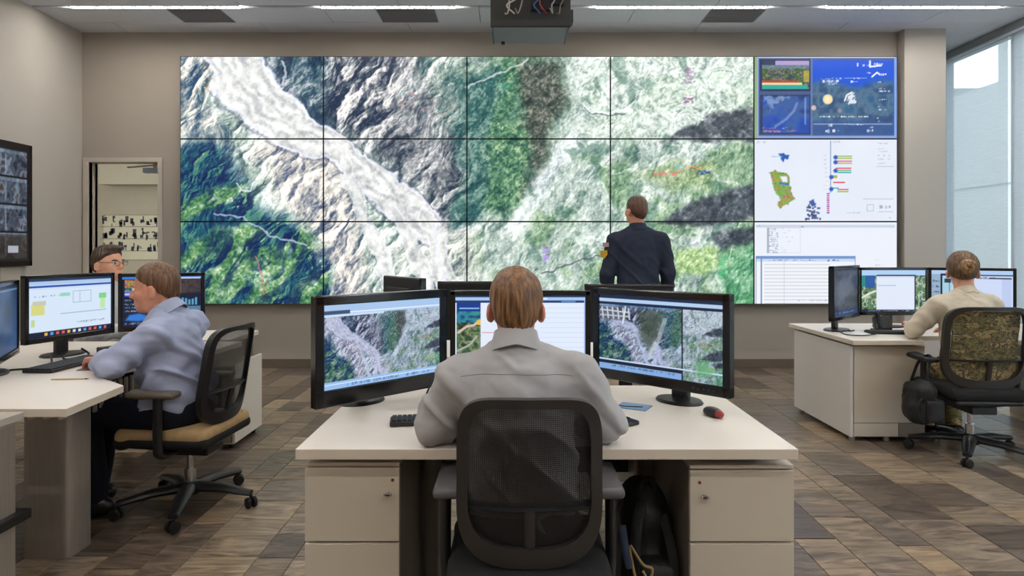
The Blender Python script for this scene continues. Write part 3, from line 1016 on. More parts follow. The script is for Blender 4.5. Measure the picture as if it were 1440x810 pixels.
# ---- pictures of the right-hand column of the video wall (201 x 116 each)
def pic_top():
    c = Canvas(203, 116, (70, 92, 140))
    c.rect(0, 0, 203, 2, (190, 210, 250)); c.rect(0, 0, 4, 116, (150, 180, 130)); c.rect(4, 0, 6, 116, (150, 175, 230))
    c.rect(199, 0, 203, 116, (130, 170, 240)); c.rect(6, 112, 203, 116, (140, 165, 220))
    c.rect(8, 4, 80, 49, (40, 48, 84)); c.rect(80, 3, 83, 112, (96, 120, 170))
    c.mottle(11, 6, 78, 46, [(60, 50, 110), (40, 70, 60), (90, 130, 60), (30, 60, 40), (150, 150, 90), (80, 60, 140), (50, 90, 60)], 5, 3)
    c.rect(11, 6, 30, 12, (52, 60, 90)); c.rect(30, 6, 78, 12, (180, 160, 210)); c.rect(11, 12, 78, 17, (120, 150, 190), 0.6)
    c.rect(11, 34, 62, 37, (196, 60, 48)); c.rect(11, 37, 68, 40, (240, 220, 160)); c.rect(11, 40, 76, 46, (40, 170, 160)); c.rect(70, 20, 78, 36, (220, 190, 70), 0.7)
    c.rect(8, 54, 80, 110, (40, 58, 100))
    c.mottle(12, 56, 78, 108, [(24, 70, 170), (34, 84, 180), (60, 96, 160), (30, 60, 130)], 20, 8)
    c.blob([(12, 56), (50, 56), (40, 62), (28, 66), (24, 78), (20, 66), (12, 62)], (170, 190, 220), 2, 0.6, 1)
    c.line([(30, 98), (45, 88), (56, 76), (60, 66)], 3, (150, 160, 200), 0.6); c.line([(72, 58), (72, 95)], 1.2, (140, 170, 220), 0.8)
    c.text(12, 100, 18, 2, (235, 150, 140)); c.text(12, 104, 24, 3, (240, 140, 130)); c.text(40, 100, 12, 2, (220, 220, 235)); c.text(46, 104, 16, 2, (240, 120, 110))
    c.mottle(83, 5, 198, 110, [(40, 90, 140), (60, 104, 140), (84, 120, 150), (70, 100, 130), (40, 80, 130)], 14, 12)
    X, Y = np.meshgrid(np.arange(203), np.arange(116))
    m = (1 - sm(Y + 5 * np.sin(X / 13.0) - (X - 83) * 0.0 , 30, 46)) * (X >= 83) * (X < 198) * (Y > 4)
    c.a = c.a * (1 - m[..., None]) + np.array((10, 84, 220)) / 255.0 * m[..., None]
    m = sm(Y, 84, 96) * (X >= 83) * (X < 198) * (Y < 110)
    c.a = c.a * (1 - m[..., None] * 0.7) + np.array((46, 80, 150)) / 255.0 * m[..., None] * 0.7
    wt = (245, 248, 255)
    c.text(146, 9, 5, 5, wt); c.text(152, 11, 12, 3, wt); c.line([(164, 6), (164, 14), (180, 12)], 1.4, wt); c.text(170, 9, 12, 3, wt)
    c.text(160, 22, 5, 2, wt); c.line([(167, 28), (174, 22), (178, 25)], 1.3, wt); c.text(180, 24, 6, 3, wt)
    c.text(95, 30, 34, 2, wt, 0.7); c.text(97, 33, 22, 4, wt, 0.9); c.text(102, 37, 14, 3, wt, 0.7); c.text(137, 30, 14, 2, wt); c.text(137, 34, 8, 3, wt); c.rect(128, 30, 160, 31, wt, 0.5)
    c.disc(104, 60, 7, (250, 226, 170)); c.disc(104, 60, 3, (255, 244, 214))
    c.blob([(130, 64), (134, 54), (140, 50), (143, 52), (138, 57), (144, 60), (139, 68), (132, 68)], (235, 240, 248), 1, 0.95, 1)
    c.line([(128, 62), (131, 54), (138, 50)], 1.2, wt)
    for i, (yy, ww) in enumerate(((35, 4), (44, 13), (48, 15), (60, 16), (70, 6), (74, 14), (70, 3))):
        c.text(176 + (i % 2), yy, ww, 2, wt)
    c.disc(84, 72, 3.5, (230, 200, 190), 0.9); c.disc(121, 76, 3, (190, 160, 150), 0.6)
    c.text(93, 84, 70, 2, wt); c.rect(172, 84, 196, 92, (34, 60, 110), 0.5); c.text(172, 86, 5, 2, wt); c.text(175, 91, 8, 2, wt)
    c.rect(84, 95, 196, 96, (200, 215, 245), 0.8); c.text(106, 95, 6, 4, wt); c.text(128, 95, 28, 2, wt); c.text(100, 103, 16, 5, wt); c.text(116, 104, 8, 2, wt, 0.6); c.text(158, 103, 16, 4, wt); c.text(164, 99, 4, 2, wt)
    return c.a

def pic_mid():
    c = Canvas(203, 116, (236, 242, 254))
    X, Y = np.meshgrid(np.arange(203), np.arange(116))
    c.a *= (1 - 0.03 * fbm(X / 50, Y / 50, 2, 5))[..., None]
    gy = (190, 196, 210)
    c.text(4, 2, 14, 4, gy); c.rect(108, 2, 109, 76, (70, 100, 170)); c.text(112, 2, 10, 3, gy); c.text(176, 4, 14, 3, gy)
    for yy in (12, 16, 22, 27, 33):
        c.text(176, yy, 16, 2, gy)
    c.rect(174, 38, 198, 39, gy)
    c.text(25, 23, 14, 2, (50, 120, 200)); c.blob([(36, 22), (44, 20), (50, 24), (44, 30), (38, 28)], (30, 90, 180), 1.2, 1, 1)
    out = [(22, 46), (30, 44), (38, 48), (46, 48), (50, 54), (48, 60), (50, 66), (52, 76), (58, 84), (50, 88), (44, 92), (36, 97), (32, 92), (38, 84), (30, 76), (26, 64), (24, 54)]
    c.blob(out, (96, 130, 70), 0.8, 1, 0.6)
    m = blobmask(X, Y, out, 1.0)
    pal = np.array([(110, 180, 60), (150, 190, 50), (60, 160, 120), (214, 150, 60), (120, 190, 70), (210, 90, 120), (140, 200, 80)]) / 255.0
    n = np.clip((fbm(X / 3.0, Y / 3.0, 2, 15) - 0.2) / 0.6, 0, 0.99) * 6
    i = n.astype(int)
    c.a = c.a * (1 - m[..., None] * 0.9) + pal[i] * m[..., None] * 0.9
    c.blob([(36, 52), (46, 52), (47, 60), (40, 60)], (236, 240, 250), 1)
    c.line([(36, 62), (48, 63)], 2, (60, 120, 190))
    for (yy, x0, x1, cl) in ((23, 114, 139, (150, 200, 110)), (26, 114, 139, (180, 190, 90)), (30, 116, 139, (230, 110, 140)), (33, 116, 139, (200, 180, 110)), (40, 116, 138, (230, 80, 110)), (43, 116, 138, (110, 190, 120)), (46, 118, 138, (60, 170, 190)),
                             (51, 110, 118, (120, 190, 90)), (53, 110, 118, (230, 150, 60)), (60, 112, 129, (230, 70, 80)), (68, 110, 120, (70, 190, 200)), (70, 118, 134, (230, 110, 90)), (73, 118, 134, (150, 200, 90))):
        c.rect(x0, yy, x1, yy + 2.4, cl)
    for yy in (23, 30, 42, 51, 68):
        c.disc(115 if yy < 45 else 109, yy + 2, 3, (40, 90, 190))
    for k in range(10):
        c.rect(103, 76 + k * 3, 107, 78 + k * 3, (220, 70, 150) if k % 3 else (90, 80, 200)); c.text(99, 22 + k * 6, 5, 2, gy, 0.7)
    for k in range(60):
        a, b = c.r.uniform(70, 94), c.r.uniform(84, 112)
        if abs(a - 82) < (b - 76) * 0.45:
            c.rect(a, b, a + 3, b + 3, (70, 90, 160) if c.r.random() < .6 else (60, 70, 110), 0.8)
    c.blob([(80, 86), (84, 84), (86, 94), (81, 94)], (60, 90, 170), 1)
    c.rect(155, 84, 198, 85, gy); c.frame(160, 92, 170, 102, gy); c.text(178, 93, 14, 5, (150, 158, 172)); c.rect(176, 102, 198, 103, gy); c.text(132, 103, 16, 2, gy); c.text(172, 110, 3, 2, (140, 140, 150)); c.text(192, 110, 3, 2, (90, 110, 150))
    return c.a

def pic_low():
    c = Canvas(203, 116, (238, 242, 252))
    gy, dg = (196, 202, 216), (150, 158, 176)
    c.rect(2, 4, 200, 8, (206, 214, 230)); c.text(6, 4, 6, 2, dg); c.text(66, 5, 5, 3, (110, 120, 150))
    c.frame(18, 8, 66, 44, (222, 226, 236))
    for k in range(12):
        c.text(20, 9 + k * 3, 14, 2, dg, 0.9); c.text(38, 9 + k * 3, c.r.choice((8, 12, 16)), 1, gy)
    c.rect(18, 8, 21, 44, (170, 178, 196))
    c.frame(2, 48, 144, 116, (120, 150, 200)); c.rect(3, 49, 143, 116, (244, 247, 253))
    c.rect(3, 49, 143, 52, (110, 150, 210)); c.rect(3, 52, 143, 56, (206, 220, 240)); c.text(20, 53, 70, 2, (120, 140, 180)); c.text(104, 53, 20, 3, (70, 90, 130)); c.rect(9, 52, 11, 116, (110, 140, 190))
    for k in range(12):
        c.rect(14, 59 + k * 5, 108, 61 + k * 5, (218, 222, 230))
    c.rect(42, 54, 43, 116, (206, 210, 220)); c.text(60, 110, 50, 2, dg, 0.6); c.text(172, 52, 6, 2, gy); c.text(172, 60, 8, 2, gy)
    c.rect(108, 56, 143, 116, (238, 243, 252))
    return c.a

# ================================================================== the video wall
M_VBODY = mat('display_body_black', (16, 16, 18), 0.45)
VY, VX0, VX1, VZ0, VZ1 = 7.16, -3.715, 4.312, 0.729, 3.506
vw = thing('video_wall', 'wall-sized grid of fifteen display panels showing a satellite terrain map', 'video wall', ((VX0 + VX1) / 2, VY, VZ0))
cw, ch = (VX1 - VX0) / 5, (VZ1 - VZ0) / 3
for r in range(3):
    for c in range(5):
        cx = VX0 + cw * (c + 0.5) - (VX0 + VX1) / 2
        cz = ch * (2 - r)
        bm = NB()
        b_span(bm, cx - cw / 2 + 0.001, cx + cw / 2 - 0.001, 0.002, 0.118, cz + 0.001, cz + ch - 0.001, 0.002)
        pn = finish('display_panel', bm, M_VBODY, vw)
        if c < 4:
            img = TERRAIN[int(r * 116.5):int(r * 116.5) + 117, int(c * 201.3):int(c * 201.3) + 202]
        else:
            img = (pic_top, pic_mid, pic_low)[r]()
        me = screen_mesh(img, cw - 0.016, ch - 0.016)
        me.materials.append(M_SCR_WALL if c < 4 else M_SCR_DATA)
        so = bpy.data.objects.new('screen', me)
        so.location = (cx, 0.0, cz + 0.008)
        link(so, pn)
bm = NB()
b_span(bm, -(VX1 - VX0) / 2 + 0.1, (VX1 - VX0) / 2 - 0.1, 0.118, YB - VY, 0.1, VZ1 - VZ0 - 0.1)
finish('wall_mount', bm, M_VBODY, vw)

# ================================================================== desk monitors
def monitor(label, A, B, ztop, zbot, zdesk, img, group, stand=True, bez=0.022, chin=0.032, sb=0.07, sr=1.0):
    """A and B: plan positions of the left and right screen edges, seen from the front."""
    A, B = Vector(A), Vector(B)
    u = B - A
    w, h = u.length, ztop - zbot
    c = (A + B) / 2
    ang = math.atan2(u.y, u.x)
    n = Vector((u.y, -u.x)) / w                        # towards the viewer of the screen
    t = thing('monitor', label, 'monitor', (c.x, c.y, zdesk), ang, group)
    z0 = zbot - zdesk
    me = screen_mesh(img, w, h)
    me.materials.append(M_SCR)
    s = bpy.data.objects.new('screen', me); s.location = (0, 0, z0); link(s, t)
    bm = NB()
    d0, d1 = -0.008, 0.03
    b_span(bm, -w / 2 - bez, w / 2 + bez, d0, d1, z0 + h, z0 + h + bez, 0.004)
    b_span(bm, -w / 2 - bez, w / 2 + bez, d0, d1, z0 - chin, z0, 0.004)
    b_span(bm, -w / 2 - bez, -w / 2, d0, d1, z0 - chin, z0 + h + bez, 0.003)
    b_span(bm, w / 2, w / 2 + bez, d0, d1, z0 - chin, z0 + h + bez, 0.003)
    finish('bezel', bm, M_GLOSSB, t)
    bm = NB()
    b_span(bm, -w / 2 - bez + 0.004, w / 2 + bez - 0.004, 0.004, 0.036, z0 - chin + 0.004, z0 + h + bez - 0.004, 0.006)
    b_span(bm, -w * 0.36, w * 0.36, 0.03, 0.062, z0 + 0.02, z0 + h * 0.86, 0.012)
    finish('back_shell', bm, M_BLACKP, t)
    bm = NB()
    for k in range(5):
        b_box(bm, (w / 2 - 0.03 - 0.02 * k, d0 - 0.001, z0 - chin / 2), (0.010, 0.004, 0.005), 0.001)
    finish('control_buttons', bm, M_FRAMEG, t)
    if stand:
        bm = NB()
        b_box(bm, (0, sb + 0.015, (z0 + h * 0.35) / 2 + 0.005), (0.075, 0.03, z0 + h * 0.35), 0.008)
        if sb > 0.08:
            b_box(bm, (0, (sb + 0.03) / 2, z0 + h * 0.35), (0.07, sb, 0.03), 0.006)
        finish('stand_neck', bm, M_BLACKP, t)
        bm = NB()
        b_lathe(bm, [(0.0001, 0.0), (0.105, 0.0), (0.108, 0.004), (0.10, 0.012), (0.03, 0.018), (0.0001, 0.018)], 28)
        o = finish('stand_base', bm, M_BLACKP, t, 40)
        o.location = (0, sb, 0); o.scale = (1.15 * sr, 0.85 * sr, 1)
    return t

def pic_map_left():
    c = Canvas(165, 110, (170, 200, 236))
    c.terrain(0, 14, 165, 100, 30, 0, 790, 345, (0.86, 0.88, 1.0))
    c.rect(0, 0, 165, 14, (168, 198, 236)); c.rect(0, 10, 165, 12, (226, 236, 250)); c.rect(0, 8, 34, 14, (60, 80, 110)); c.rect(0, 13, 80, 16, (200, 222, 250))
    c.rect(0, 100, 165, 110, (150, 190, 236)); c.rect(0, 103, 165, 104, (230, 240, 252)); c.text(30, 104, 120, 4, (60, 90, 130), 0.6)
    return c.a
def pic_centre():
    c = Canvas(184, 120, (226, 236, 252))
    c.rect(0, 0, 184, 3, (40, 60, 100)); c.rect(0, 3, 184, 8, (168, 200, 238)); c.rect(0, 8, 184, 12, (34, 62, 116)); c.rect(60, 4, 130, 6, (240, 246, 255)); c.rect(150, 9, 170, 11, (80, 150, 220))
    c.rect(2, 12, 36, 120, (30, 60, 120)); c.rect(2, 12, 36, 26, (24, 60, 140)); c.rect(6, 20, 34, 22, (140, 190, 240))
    c.mottle(2, 26, 36, 46, [(20, 60, 110), (40, 120, 160), (60, 150, 140), (30, 70, 120)], 8, 4)
    c.mottle(2, 44, 36, 120, [(30, 50, 40), (70, 100, 60), (150, 150, 120), (40, 80, 50), (90, 120, 80)], 9, 6)
    c.line([(4, 60), (16, 50), (26, 48), (34, 40)], 3, (210, 190, 170)); c.line([(3, 90), (20, 80), (30, 66)], 2, (170, 180, 170)); c.rect(31, 40, 36, 48, (240, 190, 60))
    c.rect(38, 60, 56, 61, (220, 90, 90)); 
    for k in range(12):
        c.rect(120, 20 + k * 8, 182, 21 + k * 8, (206, 222, 246))
    c.rect(182, 8, 184, 120, (150, 180, 226))
    return c.a
def pic_map_right():
    c = Canvas(170, 112, (160, 190, 230))
    c.terrain(0, 14, 118, 98, 20, 0, 480, 349, (0.80, 0.84, 0.98))
    c.terrain(120, 14, 170, 112, 560, 0, 805, 349, (0.88, 0.9, 1.0))
    c.rect(0, 0, 170, 5, (30, 44, 74)); c.rect(0, 5, 170, 10, (180, 208, 240)); c.rect(0, 10, 170, 14, (28, 40, 66)); c.rect(6, 14, 110, 17, (90, 140, 200), 0.6)
    c.rect(118, 12, 120, 112, (26, 36, 54))
    c.blob([(2, 17), (40, 17), (44, 36), (2, 36)], (60, 66, 74), 3, 0.75)
    for k in range(6):
        c.line([(4 + k * 8, 18), (6 + k * 8, 34)], 1.2, (210, 214, 224)); 
    c.line([(2, 22), (46, 24)], 1.2, (200, 206, 220)); c.line([(2, 30), (46, 30)], 1.2, (190, 198, 214)); c.line([(36, 40), (40, 16)], 1.4, (220, 226, 236))
    c.blob([(56, 20), (92, 18), (90, 44), (74, 78), (62, 60)], (58, 74, 58), 5, 0.75, 1)
    c.line([(96, 30), (88, 56), (74, 84)], 5, (200, 214, 214), 0.5)
    c.rect(0, 96, 170, 98, (200, 220, 250)); c.rect(0, 98, 118, 103, (20, 30, 50)); c.rect(0, 103, 118, 112, (130, 170, 220)); c.text(20, 104, 90, 3, (50, 70, 110), 0.6)
    c.blob([(134, 86), (150, 80), (158, 96), (140, 104)], (90, 170, 110), 4, 0.6, 1)
    return c.a
MZ = 0.74
monitor('glossy black monitor with the terrain map on the left of the central desk', (-0.6625, 2.25), (-0.297, 2.62), 1.150, 0.850, MZ, pic_map_left(), 'central desk monitors', bez=0.034, chin=0.060, sb=0.17, sr=0.8)
monitor('black monitor with a white document window behind the central man\'s head', (-0.235, 2.66), (0.304, 2.66), 1.155, 0.852, MZ, pic_centre(), 'central desk monitors')
monitor('glossy black monitor with a split map view on the right of the central desk', (0.358, 2.62), (0.7425, 2.25), 1.163, 0.866, MZ, pic_map_right(), 'central desk monitors', bez=0.028, chin=0.040, sb=0.17, sr=0.8)

def pic_left_table():
    c = Canvas(122, 84, (206, 222, 246))
    c.rect(0, 0, 122, 4, (40, 56, 90)); c.rect(0, 4, 122, 9, (170, 200, 236)); c.rect(0, 10, 122, 13, (40, 80, 170))
    c.rect(2, 16, 120, 76, (214, 230, 248)); c.text(8, 24, 16, 3, (120, 120, 160)); c.text(30, 24, 14, 2, (90, 140, 170)); c.rect(44, 22, 58, 27, (150, 210, 190))
    c.frame(62, 20, 90, 38, (160, 186, 210)); c.rect(72, 20, 73, 38, (160, 186, 210)); c.rect(102, 26, 114, 34, (130, 210, 140)); c.rect(104, 34, 112, 50, (190, 230, 170))
    c.rect(4, 36, 22, 52, (214, 214, 130)); c.rect(6, 32, 24, 38, (196, 200, 180)); c.rect(4, 58, 9, 68, (190, 214, 150)); c.rect(44, 52, 114, 53, (140, 160, 190)); c.text(66, 66, 44, 3, (100, 120, 150), 0.6)
    c.rect(0, 76, 122, 84, (20, 30, 60))
    for k in range(12):
        c.rect(22 + k * 8, 78, 26 + k * 8, 82, c.r.choice([(220, 220, 230), (230, 180, 60), (90, 160, 220), (220, 90, 70)]))
    return c.a
def pic_left_dark():
    c = Canvas(116, 74, (18, 28, 50))
    c.rect(0, 0, 116, 4, (60, 120, 210)); c.mottle(4, 5, 36, 24, [(30, 60, 140), (40, 120, 80), (180, 180, 60), (200, 90, 60), (60, 100, 160)], 4, 5)
    c.rect(4, 22, 40, 29, (90, 110, 230)); c.rect(4, 25, 40, 27, (200, 210, 250)); c.mottle(84, 3, 114, 26, [(50, 40, 44), (76, 64, 66), (40, 36, 40)], 6, 3); c.rect(80, 2, 114, 4, (200, 210, 226))
    for yy in (34, 40, 45, 50):
        c.text(4, yy, 24, 2, (180, 200, 230)); c.text(40, yy, 14, 2, (100, 130, 170))
    c.blob([(4, 64), (10, 56), (24, 54), (36, 58), (40, 64), (22, 66)], (50, 120, 210), 2); c.text(4, 68, 40, 3, (150, 180, 220), 0.7)
    for k in range(5):
        c.rect(86 + k * 5, 32 + c.r.randint(0, 5), 89 + k * 5, 44, (90, 160, 200)); 
    c.rect(84, 46, 114, 60, (140, 190, 220), 0.6)
    return c.a
def pic_left_blue():
    c = Canvas(80, 60, (44, 70, 104))
    c.mottle(0, 0, 80, 60, [(30, 52, 84), (44, 72, 108), (58, 86, 122)], 26, 3); c.rect(0, 0, 80, 3, (20, 30, 44)); c.rect(0, 4, 80, 5, (110, 140, 176))
    return c.a
monitor('black monitor filled with a pale spreadsheet in front of the left worker', (-2.585, 3.42), (-2.445, 3.90), 1.185, 0.868, MZ, pic_left_table(), 'left desk monitors')
monitor('black monitor with a dark data screen behind the left worker\'s head', (-2.40, 3.94), (-2.00, 4.12), 1.176, 0.870, MZ, pic_left_dark(), 'left desk monitors')
monitor('black monitor with a dim blue screen at the left edge of the view', (-2.37, 2.90), (-2.60, 3.36), 1.165, 0.832, MZ, pic_left_blue(), 'left desk monitors')

def pic_r1():
    c = Canvas(44, 70, (42, 50, 64))
    c.mottle(0, 0, 44, 70, [(34, 40, 54), (64, 72, 86), (48, 56, 70), (30, 36, 48)], 12, 3)
    c.blob([(6, 22), (30, 14), (36, 30), (20, 44), (8, 58)], (92, 100, 116), 5, 0.7, 1); c.rect(0, 0, 44, 3, (24, 28, 40)); c.rect(0, 62, 44, 70, (40, 60, 100)); c.text(3, 64, 38, 3, (110, 140, 190))
    return c.a
def pic_r2():
    c = Canvas(92, 60, (176, 206, 240))
    c.mottle(0, 8, 92, 60, [(30, 60, 40), (120, 150, 110), (60, 100, 60), (210, 220, 200), (40, 80, 60)], 6, 6)
    c.rect(0, 0, 92, 8, (176, 208, 244)); c.rect(0, 8, 6, 24, (40, 140, 130)); c.rect(6, 8, 20, 26, (40, 90, 160)); c.rect(22, 7, 78, 57, (30, 40, 66)); c.rect(22, 9, 76, 57, (224, 232, 248)); c.rect(24, 22, 50, 23, (160, 180, 214)); c.rect(22, 9, 76, 11, (204, 216, 240))
    c.rect(0, 57, 92, 60, (24, 36, 60)); c.text(10, 58, 70, 2, (170, 190, 220)); c.line([(0, 40), (10, 34), (20, 30)], 2, (220, 226, 214))
    return c.a
def pic_r3():
    c = Canvas(120, 60, (206, 222, 246))
    c.rect(0, 0, 120, 6, (176, 206, 242)); c.rect(0, 6, 120, 8, (60, 80, 110)); c.rect(0, 6, 14, 44, (150, 176, 200)); c.text(2, 14, 10, 3, (40, 60, 90)); c.text(2, 22, 10, 3, (40, 60, 90)); c.text(2, 30, 10, 3, (40, 60, 90))
    c.rect(14, 5, 40, 45, (26, 36, 54)); c.rect(17, 8, 40, 42, (170, 206, 224)); c.rect(20, 12, 30, 18, (40, 60, 80)); c.rect(27, 12, 28, 40, (40, 60, 80)); c.text(40, 10, 20, 5, (60, 80, 120)); c.text(70, 9, 24, 4, (70, 90, 130))
    c.rect(44, 12, 118, 60, (206, 218, 246)); c.rect(104, 12, 118, 60, (190, 204, 240)); c.rect(86, 10, 118, 12, (40, 60, 90))
    return c.a
monitor('small-looking dark monitor turned inwards at the left end of the right desk', (2.375, 4.72), (2.745, 5.08), 1.20, 0.845, 0.72, pic_r1(), 'right desk monitors')
monitor('black monitor with a blank white window left of the seated woman', (2.79, 5.11), (3.30, 5.11), 1.18, 0.852, 0.72, pic_r2(), 'right desk monitors')
monitor('black monitor with a pale blue screen behind the seated woman\'s head', (3.35, 5.11), (3.82, 4.88), 1.18, 0.852, 0.72, pic_r3(), 'right desk monitors')

# ---- multi-view television on the left wall
def pic_tv():
    c = Canvas(150, 100, (22, 24, 30))
    k = 0
    for r in range(4):
        for q in range(2):
            x0, y0 = 4 + q * 72, 3 + r * 24
            k += 1
            c.mottle(x0, y0, x0 + 70, y0 + 22, [(40, 44, 56), (90, 104, 124), (60, 60, 70), (130, 150, 170), (74, 58, 58)], 7 + (k % 3) * 2, 5 + k)
            c.rect(x0, y0, x0 + 70, y0 + 3, (150, 170, 190), 0.5)
            c.rect(x0 + 40, y0 + 4, x0 + 42, y0 + 20, (180, 196, 210), 0.5)
    c.rect(76, 76, 148, 99, (52, 40, 30), 0.6); c.rect(120, 86, 134, 92, (220, 228, 240), 0.8)
    return c.a
tv = thing('wall_television', 'large dark television on the left wall tiled with video feeds', 'television', (XL, 5.72, 1.18), PI / 2)
# local x runs along +Y of the room, the screen faces +X of the room (local -Y)
me = screen_mesh(pic_tv(), 1.36, 1.10); me.materials.append(M_SCR_DIM)
so = bpy.data.objects.new('screen', me); so.location = (0, -0.062, 0.05); link(so, tv)
bm = NB()
for (x0, x1, z0, z1) in ((-0.715, 0.715, 0, 0.05), (-0.715, 0.715, 1.15, 1.205), (-0.715, -0.68, 0, 1.205), (0.68, 0.715, 0, 1.205)):
    b_span(bm, x0, x1, -0.068, -0.03, z0, z1, 0.003)
finish('bezel', bm, mat('tv_bezel', (30, 20, 24), 0.3), tv)
part('back_shell', M_BLACKP, tv, ((0, -0.025, 0.6), (1.40, 0.05, 1.18)), bev=0.004)
part('cable_cover', M_TRIM, tv, ((0.5, -0.012, -0.07), (0.25, 0.02, 0.13)), bev=0.003)
# ================================================================== desks and pedestals
def desk_top(parent, poly, z, th=0.032, m=M_DESK):
    bm = NB(); b_prism(bm, poly, z - th, z, 0.002)
    o = finish('worktop', bm, [m, M_EDGE], parent)
    for p in o.data.polygons:
        if abs(p.normal.z) < 0.6:
            p.material_index = 1
    o.location = -Vector(parent.location)
    return o

def lpart(name, m, parent, *spans, bev=0.003, smooth=None):
    """Part from room-space spans (x0,x1,y0,y1,z0,z1)."""
    bm = NB()
    for s in spans:
        b_span(bm, *s, bev)
    o = finish(name, bm, m, parent, smooth)
    o.location = -Vector(parent.location)
    return o

def column_leg(parent, x, y, w, d, z1, m=M_METAL):
    """Wide rounded sheet-metal desk column on a foot plate."""
    bm = NB()
    pts = []
    for k in range(24):
        a = 2 * PI * k / 24
        ca, sa = math.cos(a), math.sin(a)
        pts.append((x + w / 2 * math.copysign(abs(ca) ** 0.35, ca), y + d / 2 * math.copysign(abs(sa) ** 0.35, sa)))
    b_prism(bm, pts, 0.0, z1)
    o = finish('leg', bm, m, parent, 35)
    o.location = -Vector(parent.location)
    return o

def pedestal(label, x0, x1, y0, y1, z1, lock, group, zsplit=0.285, zk=0.03):
    """Steel pedestal, front at y0: carcass, tall door, drawer below, lock and keyhole on the door."""
    t = thing('pedestal_cabinet', label, 'cabinet', ((x0 + x1) / 2, y0, 0), 0, group)
    lpart('carcass', M_PEDSIDE, t, (x0 + 0.004, x1 - 0.004, y0 + 0.02, y1, zk, z1), bev=0.002)
    lpart('top_panel', M_PED, t, (x0, x1, y0 + 0.001, y1, z1, z1 + 0.012), bev=0.002)
    d = lpart('door', M_PED, t, (x0, x1, y0, y0 + 0.019, zsplit + 0.003, z1 - 0.004), bev=0.003)
    lpart('drawer', M_PED, t, (x0, x1, y0, y0 + 0.019, zk + 0.01, zsplit - 0.003), bev=0.003)
    lpart('plinth', M_BLACKP, t, (x0 + 0.03, x1 - 0.03, y0 + 0.03, y1 - 0.03, 0.0, zk))
    bm = NB()
    b_lathe(bm, [(0.0001, -0.022), (0.007, -0.022), (0.008, -0.016), (0.004, -0.010), (0.004, 0.001), (0.0001, 0.001)], 14, (0, 0, 0), 'Y')
    b_box(bm, (0, -0.018, 0), (0.026, 0.008, 0.010), 0.003)
    k = finish('lock_knob', bm, M_CHROME, d, 40); k.location = Vector((lock, y0, z1 - 0.082)) + Vector((0, 0, 0))
    bm = NB(); b_lathe(bm, [(0.0001, -0.003), (0.005, -0.003), (0.005, 0.001), (0.0001, 0.001)], 14, (0, 0, 0), 'Y')
    k2 = finish('lock_indicator', bm, mat('red_indicator', (110, 26, 22), 0.4), d, 40); k2.location = (lock + (0.012 if lock < 0 else -0.012), y0, z1 - 0.042)
    return t

# ---- central desk
cd = thing('desk', 'cream-topped workstation desk at the centre in front of the seated man', 'desk', (0.11, 1.95, 0))
desk_top(cd, [(-0.66, 1.948), (-0.168, 1.948), (-0.155, 2.075), (0.255, 2.075), (0.268, 1.948), (0.872, 1.948), (0.872, 2.86), (-0.66, 2.86)], 0.74)
lpart('support_frame', M_BLACKP, cd, (-0.60, 0.82, 2.15, 2.21, 0.683, 0.708), (-0.60, 0.82, 2.62, 2.68, 0.683, 0.708), (-0.60, -0.38, 2.02, 2.2, 0.690, 0.708), (0.60, 0.80, 2.02, 2.2, 0.690, 0.708))
column_leg(cd, -0.315, 2.56, 0.06, 0.16, 0.683, M_PEDSIDE)
column_leg(cd, 0.535, 2.62, 0.10, 0.16, 0.683, M_METAL)
lpart('cable_tray', M_BLACKP, cd, (-0.5, 0.7, 2.72, 2.76, 0.40, 0.68))
pedestal('cream two-tier pedestal under the left end of the central desk', -0.648, -0.352, 2.00, 2.60, 0.670, -0.385, 'central desk pedestals', zsplit=0.432)
pedestal('cream two-tier pedestal under the right end of the central desk', 0.556, 0.882, 2.00, 2.56, 0.662, 0.598, 'central desk pedestals', zsplit=0.432)

# ---- left desk
ld = thing('desk', 'cream corner desk on the left where the man in the blue shirt sits', 'desk', (-2.2, 3.0, 0))
desk_top(ld, [(-3.3, 2.44), (-1.70, 2.44), (-1.735, 2.86), (-1.93, 3.02), (-1.99, 3.30), (-1.93, 3.62), (-1.80, 3.80), (-1.78, 4.22), (-3.3, 4.22)], 0.74)
column_leg(ld, -2.035, 2.87, 0.215, 0.17, 0.70)
column_leg(ld, -2.95, 2.87, 0.215, 0.17, 0.70)
lpart('support_frame', M_BLACKP, ld, (-3.2, -1.80, 2.60, 2.66, 0.682, 0.708), (-3.2, -2.05, 3.30, 3.36, 0.682, 0.708), (-2.07, -2.01, 2.6, 3.3, 0.682, 0.708))
bm = NB()
for k in range(22):
    b_box(bm, (-2.02 + 0.0, 3.0 + k * 0.05, 0.62), (0.012, 0.022, 0.12), 0.002)
o = finish('ribbed_tray', bm, M_METAL, ld); o.location = -Vector(ld.location); tag(o, kind='stuff')
bm = NB()
for k in range(9):
    b_box(bm, (-2.25 + 0.06 * k, 2.52, 0.694), (0.014, 0.03, 0.026), 0.002)
o = finish('clip_row', bm, M_EDGE, ld); o.location = -Vector(ld.location)

